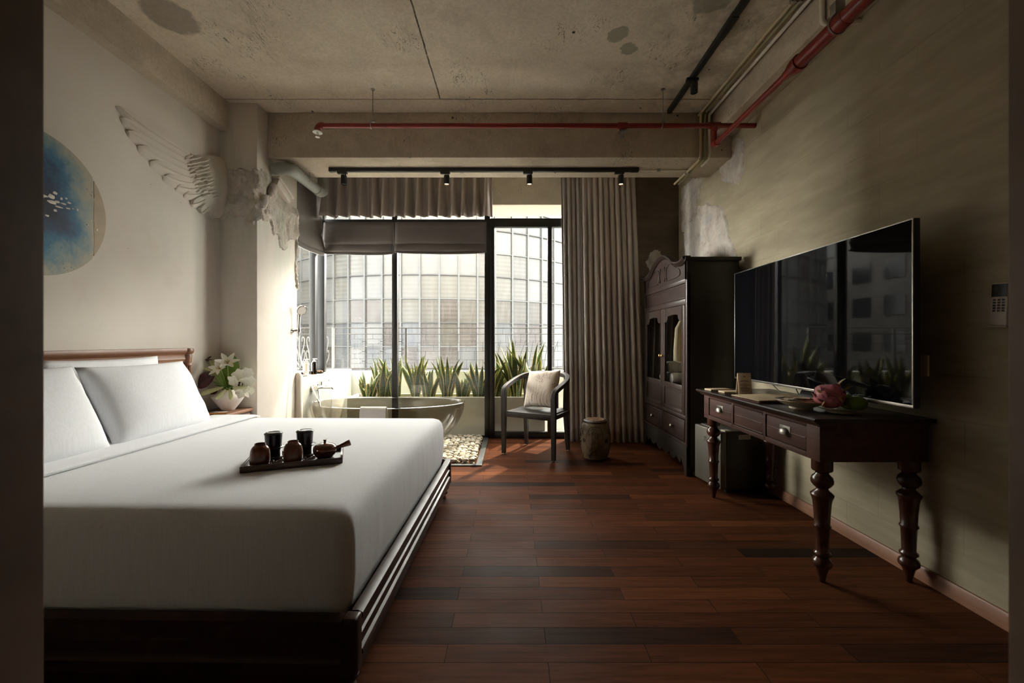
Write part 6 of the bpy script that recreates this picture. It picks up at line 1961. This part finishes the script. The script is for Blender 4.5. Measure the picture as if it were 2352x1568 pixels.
def build_stool():
    c = Vector((.8165, 4.04, 0)); Hs = .388
    root = thing('garden_stool', 'barrel shaped ceramic garden stool with tree pattern beside the curtain', 'stool', c)
    def rad(z):
        t = z / Hs
        return .103 + .043 * math.sin(PI * min(max(t, 0), 1)) ** .8
    b = MB(); b.lathe([(rad(z), z) for z in [.02 + (.36 - .02) * i / 20 for i in range(21)]], c, 48); b.build('body', M['stool'], root)
    b = MB(); b.lathe([(.098, 0), (.106, .004), (.110, .016), (.108, .022), (0, .022)], c, 40); b.build('foot_band', M['stool_brown'], root)
    b = MB(); b.lathe([(.112, .358), (.116, .364), (.114, .378), (.102, .387), (0, .3875)], c, 44); b.build('top_band', M['stool_brown'], root)
    b = MB(); b.lathe([(.088, .3872), (.086, .3892), (0, .3892)], c, 40); b.build('top_disc', M['stool_rust'], root)
    b = MB(); rr = random.Random(2)
    for k in range(18):
        a = 2 * PI * k / 18
        b.ball(c + Vector((.080 * math.cos(a), .080 * math.sin(a), .3892)), .013, .010, .0022, 8, 5)
    for k in range(14):
        a, r_ = rr.uniform(0, 6.28), rr.uniform(.01, .06)
        b.tube([c + Vector((r_ * math.cos(a) + .014 * math.cos(a + t), r_ * math.sin(a) + .010 * math.sin(a + 2 * t), .3897)) for t in (0, .6, 1.2, 1.8)], .0024, 5)
    b.build('top_scrollwork', M['stool_cream'], root)
    def S(ang, z, o=.0015):
        r_ = rad(z) + o
        return c + Vector((r_ * math.cos(ang), r_ * math.sin(ang), z))
    face = -PI / 2 - .19                                             # side turned to the room
    for q in range(4):
        f0 = face + q * PI / 2
        # painted panel outline, trunk, branches and leaves
        b = MB()
        hw = .50
        out = [(-hw, .06), (-hw, .27), (-hw * .9, .315), (-hw * .6, .335), (0, .337), (hw * .6, .335), (hw * .9, .315), (hw, .27), (hw, .06), (hw * .8, .035), (-hw * .8, .035)]
        b.tube([S(f0 + a, z) for a, z in out], .0022, 5, closed=True)
        b.tube([S(f0 + a, z) for a, z in ((-.42, .05), (-.30, .09), (-.22, .14), (-.18, .20), (-.22, .26), (-.10, .30))], [.006, .004, .003, .0026, .002, .0016], 5)
        b.tube([S(f0 + a, z) for a, z in ((-.36, .07), (-.15, .095), (.05, .115), (.25, .15), (.42, .16))], [.005, .0035, .003, .0022, .0016], 5)
        b.tube([S(f0 + a, z) for a, z in ((-.20, .17), (-.02, .20), (.12, .25))], .002, 5)
        b.build('painted_tree', M['stool_brown'], root)
        b = MB(); rr = random.Random(q)
        for (ca, cz, n_, sp) in ((-.12, .285, 34, .05), (.12, .245, 30, .05), (.05, .20, 16, .04), (.30, .165, 26, .05), (.05, .085, 34, .05), (-.22, .13, 18, .05)):
            for k in range(n_):
                a, z = ca + rr.gauss(0, .14), cz + rr.gauss(0, sp * .42)
                if abs(a) > .47 or not .045 < z < .325: continue
                e = rr.uniform(0, 6.28)
                b.tube([S(f0 + a, z, .001), S(f0 + a + .035 * math.cos(e), z + .0055 * math.sin(e), .001)], [.0044, .0012], 4)
        b.build('painted_leaves', M['stool_brown'], root)
        fv = f0 + PI / 4
        for s in (-1, 1):
            b = MB()
            za = .20 + s * .052
            for r0 in (.024, .015):
                b.tube([S(fv + a * r0 / rad(za), za + d_ * r0) for a, d_ in ((-1, -1), (1, -1), (1, 1), (-1, 1))], .0016, 4, closed=True)
            b.tube([S(fv - .1, za - .012), S(fv + .1, za + .012)], .0014, 4); b.tube([S(fv + .1, za - .012), S(fv - .1, za + .012)], .0014, 4)
            b.build('fretwork', M['stool_cream'], root)
        b = MB()
        for s in (-1, 1):
            za = .20 + s * .052; g_ = .027
            b.add([S(fv + a * g_ / rad(za), za + d_ * g_, o) for o in (.0006, -.004) for a, d_ in ((-1, -1), (1, -1), (1, 1), (-1, 1))], [(0, 1, 2, 3), (7, 6, 5, 4), (0, 4, 5, 1), (1, 5, 6, 2), (2, 6, 7, 3), (3, 7, 4, 0)])
        g_ = .016
        b.add([S(fv + a * g_ / rad(.2), .20 + d_ * g_, o) for o in (.0008, -.006) for a, d_ in ((-1, -1), (1, -1), (1, 1), (-1, 1))], [(0, 1, 2, 3), (7, 6, 5, 4), (0, 4, 5, 1), (1, 5, 6, 2), (2, 6, 7, 3), (3, 7, 4, 0)])
        b.build('vent', M['ink'], root)

def curtain(name, label, mat, xt0, xt1, xb0, xb1, y, zb, zt, nf, amp, seed, parent=None, pinch=.5, th=.004, group=None):
    rr = random.Random(seed)
    nu, nv = nf * 14, 16
    ph = [rr.uniform(-.5, .5) for _ in range(nf + 3)]
    am = [rr.uniform(.6, 1.25) for _ in range(nf + 3)]
    rows = []
    for j in range(nv + 1):
        t = j / nv
        z = zt + (zb - zt) * t
        row = []
        for i in range(nu + 1):
            u = i / nu
            f = u * nf
            k = int(f); fr = f - k
            p_ = ph[k] * (1 - fr) + ph[k + 1] * fr; a_ = am[k] * (1 - fr) + am[k + 1] * fr
            x = (xt0 + (xt1 - xt0) * u) * (1 - t) + (xb0 + (xb1 - xb0) * u) * t
            wv = math.sin(2 * PI * f + p_ * (1 + t))
            sharp_ = math.copysign(abs(wv) ** .75, wv)
            e = (pinch + (1 - pinch) * min(1, t * 2.2))
            row.append(Vector((x + .012 * math.cos(2 * PI * f + p_) * e * a_, y + amp * a_ * sharp_ * e, z + .006 * wv * (t > .99))))
        rows.append(row)
    b = MB(); b.rows(rows)
    o = b.build(name, mat, origin=((xb0 + xb1) / 2, y, zb), sharp=180)
    md = o.modifiers.new('thickness', 'SOLIDIFY'); md.thickness = th; md.offset = 0
    return tag(o, label, 'curtain', group)

def build_curtains():
    curtain('curtain', 'grey linen curtain panel drawn at the right of the glass door', M['curtain_linen'], .560, .83, .600, .87, 4.76, .004, 3.08, 5, .030, 3)
    curtain('curtain', 'taupe curtain panel behind the garden stool, right of the grey linen one', M['curtain'], .775, 1.40, .81, 1.505, 4.715, .004, 3.08, 10, .034, 7)
    b = MB(); b.box(.45, 1.45, 4.72, 4.76, 3.085, 3.13, .003); b.box(-2.15, -.2, 4.66, 4.70, 3.15, 3.18, .003)
    b.box(.6, .63, 4.73, 4.75, 3.13, 3.2); b.box(1.3, 1.33, 4.73, 4.75, 3.13, 3.2); b.box(-2, -1.97, 4.67, 4.69, 3.18, 3.2); b.box(-.5, -.47, 4.67, 4.69, 3.18, 3.2)
    tag(b.build('curtain_rail', M['black']), 'black ceiling curtain rails hidden behind the cross beam', 'curtain rail')
    # pleated valance above the bath windows
    rr = random.Random(9)
    n = 15; x0, x1 = -2.125, -.225
    rows = []
    zt, zb = 3.14, 2.545
    nu = n * 16
    for j in range(15):
        t = j / 14
        row = []
        for i in range(nu + 1):
            u = i / nu; f = u * n; k = int(f); fr = f - k
            x = x0 + (x1 - x0) * u - (.07 * t if u < .03 else 0)
            pl = math.exp(-((fr - .5 + .10 * math.sin(k * 2.7) * t) / (.13 + .13 * t)) ** 4)
            d = pl * (.085 + .03 * t) - (1 - pl) * .014 * (1 + .6 * math.sin(k * 2.1)) * (.5 + t)
            z = zt + (zb - zt) * t + (t > .95) * (.045 * (abs(2 * fr - 1) ** 2 < .25) * (.3 + .7 * rr.random() * 0 + .25 * math.sin(k * 1.7)) * (1 - pl) * 0 + .030 * (1 - pl) * (.4 + .6 * abs(math.sin(k * 2.3))))
            row.append(Vector((x + .012 * (fr - .5) * t * math.sin(k * 1.9), 4.68 - d, z)))
        rows.append(row)
    b = MB(); b.rows(rows)
    o = b.build('valance', M['valance'], origin=(-1.17, 4.68, zb), sharp=180)
    md = o.modifiers.new('thickness', 'SOLIDIFY'); md.thickness = .004; md.offset = 0
    tag(o, 'taupe pencil pleated short curtain above the bath windows', 'valance')
    # roman blinds
    def blind(label, x0, x1, y, zt, zb, axis='y', seed=0, flip=1):
        prof = [(0, zt), (.004, zt - .05), (.014, zt - (zt - zb) * .35), (.030, zt - (zt - zb) * .60), (.022, zt - (zt - zb) * .66), (.012, zt - (zt - zb) * .68), (.026, zt - (zt - zb) * .74), (.042, zt - (zt - zb) * .88), (.034, zt - (zt - zb) * .92), (.022, zt - (zt - zb) * .93), (.034, zt - (zt - zb) * .95), (.036, zb), (.012, zb + .004), (0, zb + .02)]
        rows = []
        n = 26
        for i in range(n + 1):
            u = i / n
            a = x0 + (x1 - x0) * u
            row = []
            for q, (d, z) in enumerate(prof):
                t = q / len(prof)
                w_ = .012 * noise.noise(Vector((a * 3.2 + z * 1.2, z * 2.2, seed))) * (0 if q == 0 else 1)
                dd = d + w_ + .004
                zz = z + .010 * noise.noise(Vector((a * 2.0, seed, t * 2))) * (q > 2) + .012 * (abs(2 * u - 1) ** 6) * (q > 8)
                row.append(Vector((a, y - dd, zz)) if axis == 'y' else Vector((y + dd, a, zz)))
            rows.append(row)
        b = MB(); b.rows(rows)
        o = b.build('roman_blind', M['blind'], sharp=60)
        md = o.modifiers.new('thickness', 'SOLIDIFY'); md.thickness = .004; md.offset = 0
        tag(o, label, 'blind', 'taupe roman blinds')
    blind('taupe roman blind over the left front window', -2.215, -1.392, 4.845, 2.555, 2.165, seed=1)
    blind('taupe roman blind over the right front window', -1.375, -.300, 4.845, 2.555, 2.175, seed=4)
    blind('tall taupe roman blind over the side window', 4.215, 4.80, -2.235, 2.93, 2.135, 'x', seed=6)

def build_ceiling_fittings():
    red = M['red']
    Yp, Zp = 3.347, 2.905
    root = thing('sprinkler_pipe', 'red sprinkler pipework crossing under the ceiling and along the olive wall', 'pipe', (0, Yp, Zp))
    b = MB(); b.tube([(-1.555, Yp, Zp), (XR - .001, Yp, Zp)], .0195, 16); b.build('cross_pipe', red, root)
    b = MB()
    b.tube(catmull([(-1.535, Yp, Zp), (-1.56, Yp, Zp), (-1.582, Yp, Zp - .022), (-1.582, Yp, Zp - .05)], 5), .0245, 14); b.build('elbow', red, root)
    b = MB(); b.tube([(1.60, Yp, Zp), (1.69, Yp, Zp)], .027, 16); b.tube([(1.645, Yp, Zp), (1.645, Yp, Zp - .045)], .026, 16); b.build('tee', red, root)
    b = MB(); b.tube([(.86, Yp, Zp), (.935, Yp, Zp)], .0265, 16); b.tube([(.898, Yp, Zp), (.898, Yp, Zp - .035)], .024, 14); b.build('tee', red, root)
    b = MB(); b.tube([(1.645, Yp, Zp), (1.645, Yp, 2.747)], .0195, 14); b.build('drop_pipe', red, root)
    b = MB(); b.tube(catmull([(1.645, Yp, 2.79), (1.645, Yp - .002, 2.752), (1.645, Yp - .05, 2.747)], 5), .0255, 14); b.build('elbow', red, root)
    b = MB(); b.tube([(1.645, Yp, 2.747), (1.645, 2.36, 2.747)], .0195, 16); b.build('branch_pipe', red, root)
    b = MB(); b.tube([(1.645, 2.47, 2.747), (1.645, 2.45, 2.747), (1.645, 2.405, 2.747), (1.645, 2.385, 2.747), (1.645, 2.383, 2.747), (1.645, 2.345, 2.747)], [.0255, .0265, .041, .043, .046, .046], 20); b.build('reducer', red, root)
    b = MB(); b.tube([(1.645, 2.36, 2.747), (1.645, .60, 2.747)], .0385, 20); b.build('main_pipe', red, root)
    b = MB(); b.tube([(1.645, 2.10, 2.747), (1.645, 2.09, 2.747), (1.645, 2.025, 2.747), (1.645, 2.015, 2.747)], [.040, .0435, .0435, .040], 20); b.build('coupling', red, root)
    for x, white in ((-1.582, True), (.898, False)):
        z = Zp - .05
        b = MB(); b.lathe([(0, z + .010), (.020, z + .012), (.036, z - .004), (.0375, z - .007), (.033, z - .008), (.018, z - .002), (0, z - .001)], (x, Yp, 0), 26); h = b.build('escutcheon', M['white_metal'] if white else M['zinc'], root)
        b = MB(); b.tube([(x, Yp, z), (x, Yp, z - .018)], .007, 10)
        for s in (-1, 1):
            b.tube([(x + s * .006, Yp, z - .012), (x + s * .013, Yp, z - .026), (x + s * .003, Yp, z - .042)], .0022, 6)
        b.lathe([(0, z - .041), (.017, z - .042), (.018, z - .044), (0, z - .046)], (x, Yp, 0), 18)
        b.build('sprinkler_head', M['white_metal'] if white else M['zinc'], h)
    for x in (-1.133, 1.229):
        b = MB(); b.tube([(x, Yp, ZC), (x, Yp, Zp + .05)], .0045, 8); b.lathe([(.0, ZC), (.018, ZC), (.018, ZC - .004), (0, ZC - .005)], (x, Yp, 0), 14); h = b.build('hanger_rod', M['zinc'], root)
        b = MB(); b.box(x - .014, x + .014, Yp - .014, Yp + .014, Zp + .030, Zp + .062, .002); b.tube([(x - .012, Yp + .024 * math.cos(a), Zp + .024 * math.sin(a)) for a in [2 * PI * k / 16 for k in range(16)]], .004, 6, closed=True); b.build('clevis', M['zinc'], h)
    x, y = 1.645, 2.08
    b = MB(); b.tube([(x, y, ZC), (x, y, 2.84)], .006, 8); b.box(x - .025, x + .025, y - .02, y + .02, 2.795, 2.86, .003)
    b.tube([(x + .044 * math.cos(a), y, 2.747 + .044 * math.sin(a)) for a in [2 * PI * k / 18 for k in range(18)]], .005, 6, closed=True); b.build('hanger_rod', M['zinc'], root)

    # conduits
    def conduit(label, pts, r, mat, clips=()):
        rt = thing('conduit', label, 'conduit', pts[0], 0)
        b = MB(); b.tube(pts, r, 10); b.build('tube', mat, rt)
        for p in clips:
            b = MB(); b.box(p[0] - r - .006, p[0] + r + .006, p[1] - .012, p[1] + .012, p[2] - r - .003, p[2] + r + .003, .002); b.build('clip', M['zinc'], rt)
    def path(x, yb, endY):
        zc = ZC - .022
        return catmull([(x, .55, zc), (x, 3.55, zc), (x, yb - .03, zc - .01), (x, yb, zc - .05), (x, yb, 2.83), (x, yb + .02, 2.785), (x, yb + .06, 2.772), (x, endY - .02, 2.772), (x, endY, 2.772)], 6)
    conduit('cream conduit running farthest from the olive wall along the ceiling', path(1.675, 3.655, 4.22), .0105, M['conduit_cream'], ((1.675, 2.45, 3.178), (1.675, 3.95, 2.772)))
    conduit('olive conduit running between the cream and the white one', path(1.716, 3.655, 4.22), .0115, M['conduit_olive'], ((1.716, 2.45, 3.178), (1.716, 3.95, 2.772)))
    conduit('white conduit running tight against the ceiling beam', catmull([(1.765, .55, ZC - .022), (1.765, 3.5, ZC - .022), (1.755, 3.63, ZC - .035), (1.752, 3.655, ZC - .08), (1.752, 3.655, 2.85), (1.752, 3.665, 2.795), (1.752, 3.71, 2.772), (1.752, 3.80, 2.772)], 6), .0125, M['conduit_white'])
    conduit('thin pale conduit from the track end along the beam underside', [(1.19, 3.93, 2.783), (1.665, 3.93, 2.783)], .008, M['conduit_white'], ((1.40, 3.93, 2.783),))
    conduit('white conduit bending down the beam and into the olive wall', catmull([(1.78, 2.36, ZC), (1.78, 2.36, 3.03), (1.782, 2.36, 2.985), (1.81, 2.36, 2.968), (1.86, 2.355, 2.968), (1.98, 2.34, 2.968)], 6), .014, M['conduit_white'])
    # grey drain pipe by the column
    rt = thing('drain_pipe', 'fat grey plastic pipe with an elbow beside the column top', 'pipe', (-2.1, 3.72, 2.73))
    b = MB(); b.tube([(-2.165, 3.74, 2.715), (-2.07, 3.735, 2.72)], .050, 20); b.build('stub', M['pvc'], rt)
    b = MB(); b.tube(catmull([(-2.12, 3.737, 2.718), (-2.06, 3.735, 2.72), (-2.03, 3.75, 2.72), (-2.015, 3.79, 2.72), (-2.015, 3.86, 2.72)], 5), .055, 20); b.build('elbow', M['pvc'], rt)
    b = MB(); b.tube([(-2.015, 3.83, 2.72), (-2.015, 4.30, 2.72)], .050, 20); b.build('pipe', M['pvc'], rt)
    b = MB(); b.tube(catmull([(-2.015, 4.23, 2.72), (-2.015, 4.31, 2.72), (-2.015, 4.36, 2.74), (-2.015, 4.385, 2.79), (-2.015, 4.385, 3.2)], 5), .054, 20); b.build('elbow', M['pvc'], rt)
    b = MB(); b.tube([(-2.068, 3.99, 2.79), (-2.068, 3.99, 2.70), (-1.962, 3.99, 2.70), (-1.962, 3.99, 2.79)], .004, 6); b.build('clip', M['zinc'], rt)

    # spotlight tracks
    def spot(label, x, y, ztop, h, lit, grp, r=.027):
        rt = thing('spotlight', label, 'spotlight', (x, y, ztop), 0, grp)
        b = MB(); b.box(x - .055, x + .035, y - .016, y + .016, ztop - .020, ztop, .002); b.tube([(x + .02, y, ztop - .018), (x + .02, y, ztop - .05)], .006, 8); b.build('adapter', M['black'], rt)
        b = MB(); b.lathe([(r * .3, 0), (r, -.002), (r, -h), (r * .86, -h - .001), (r * .80, -h + .010)], (x + .004, y, ztop - .035), 22); b.build('can', M['black'], rt)
        b = MB(); b.lathe([(0, .0005), (r * .72, 0), (0, -.004)], (x + .004, y, ztop - .035 - h + .006), 16); b.build('lens', M['lens'] if lit else M['ink'], rt)
        if lit:
            d = bpy.data.lights.new('spotlight_beam', 'SPOT'); d.energy = 2.5; d.spot_size = math.radians(50); d.spot_blend = .6; d.color = (1, .72, .42); d.shadow_soft_size = .02
            o = bpy.data.objects.new('spotlight_beam', d); C.objects.link(o); o.parent = rt; o.location = (0.004, 0, -.035 - h - .006)
    rt = thing('light_track', 'long black light track under the cross beam', 'light track', (-.26, 3.905, 2.795))
    b = MB(); b.box(-1.72, 1.194, 3.888, 3.922, 2.760, 2.795, .002); b.build('rail', M['black'], rt)
    b = MB(); b.box(-1.735, -1.70, 3.886, 3.924, 2.758, 2.795, .002); b.build('end_cap', M['black'], rt)
    b = MB(); b.box(1.13, 1.20, 3.886, 3.924, 2.758, 2.795, .002); b.build('feed_end', M['black'], rt)
    g = 'black spotlights on the beam track'
    for x, lit, lb in ((-1.60, False, 'unlit black spotlight at the left end of the beam track'), (-.624, True, 'second spotlight from the left on the beam track, before the pleated valance'), (.161, True, 'third spotlight from the left on the beam track, above the glass door'), (1.03, True, 'spotlight at the right end of the beam track, before the curtain')):
        spot(lb, x, 3.905, 2.760, .085, lit, g)
    rt = thing('light_track', 'black light track running along the ceiling toward the camera', 'light track', (1.39, 2.1, ZC))
    b = MB(); b.box(1.372, 1.408, .60, 3.64, 3.163, ZC, .002); b.build('rail', M['black'], rt)
    b = MB(); b.box(1.370, 1.410, 2.55, 2.75, 3.158, ZC, .002); b.build('joiner', M['black'], rt)
    spot('single black spotlight on the ceiling track nearest the camera', 1.39, 3.15, 3.163, .075, False, 'black spotlight on the ceiling track')

simple_soap = simple('brown_soap', (0.36, 0.17, 0.08), (0.28, 0.12, 0.05), 20, 0.5)
build_bath()
build_chair()
build_stool()
build_curtains()
build_ceiling_fittings()
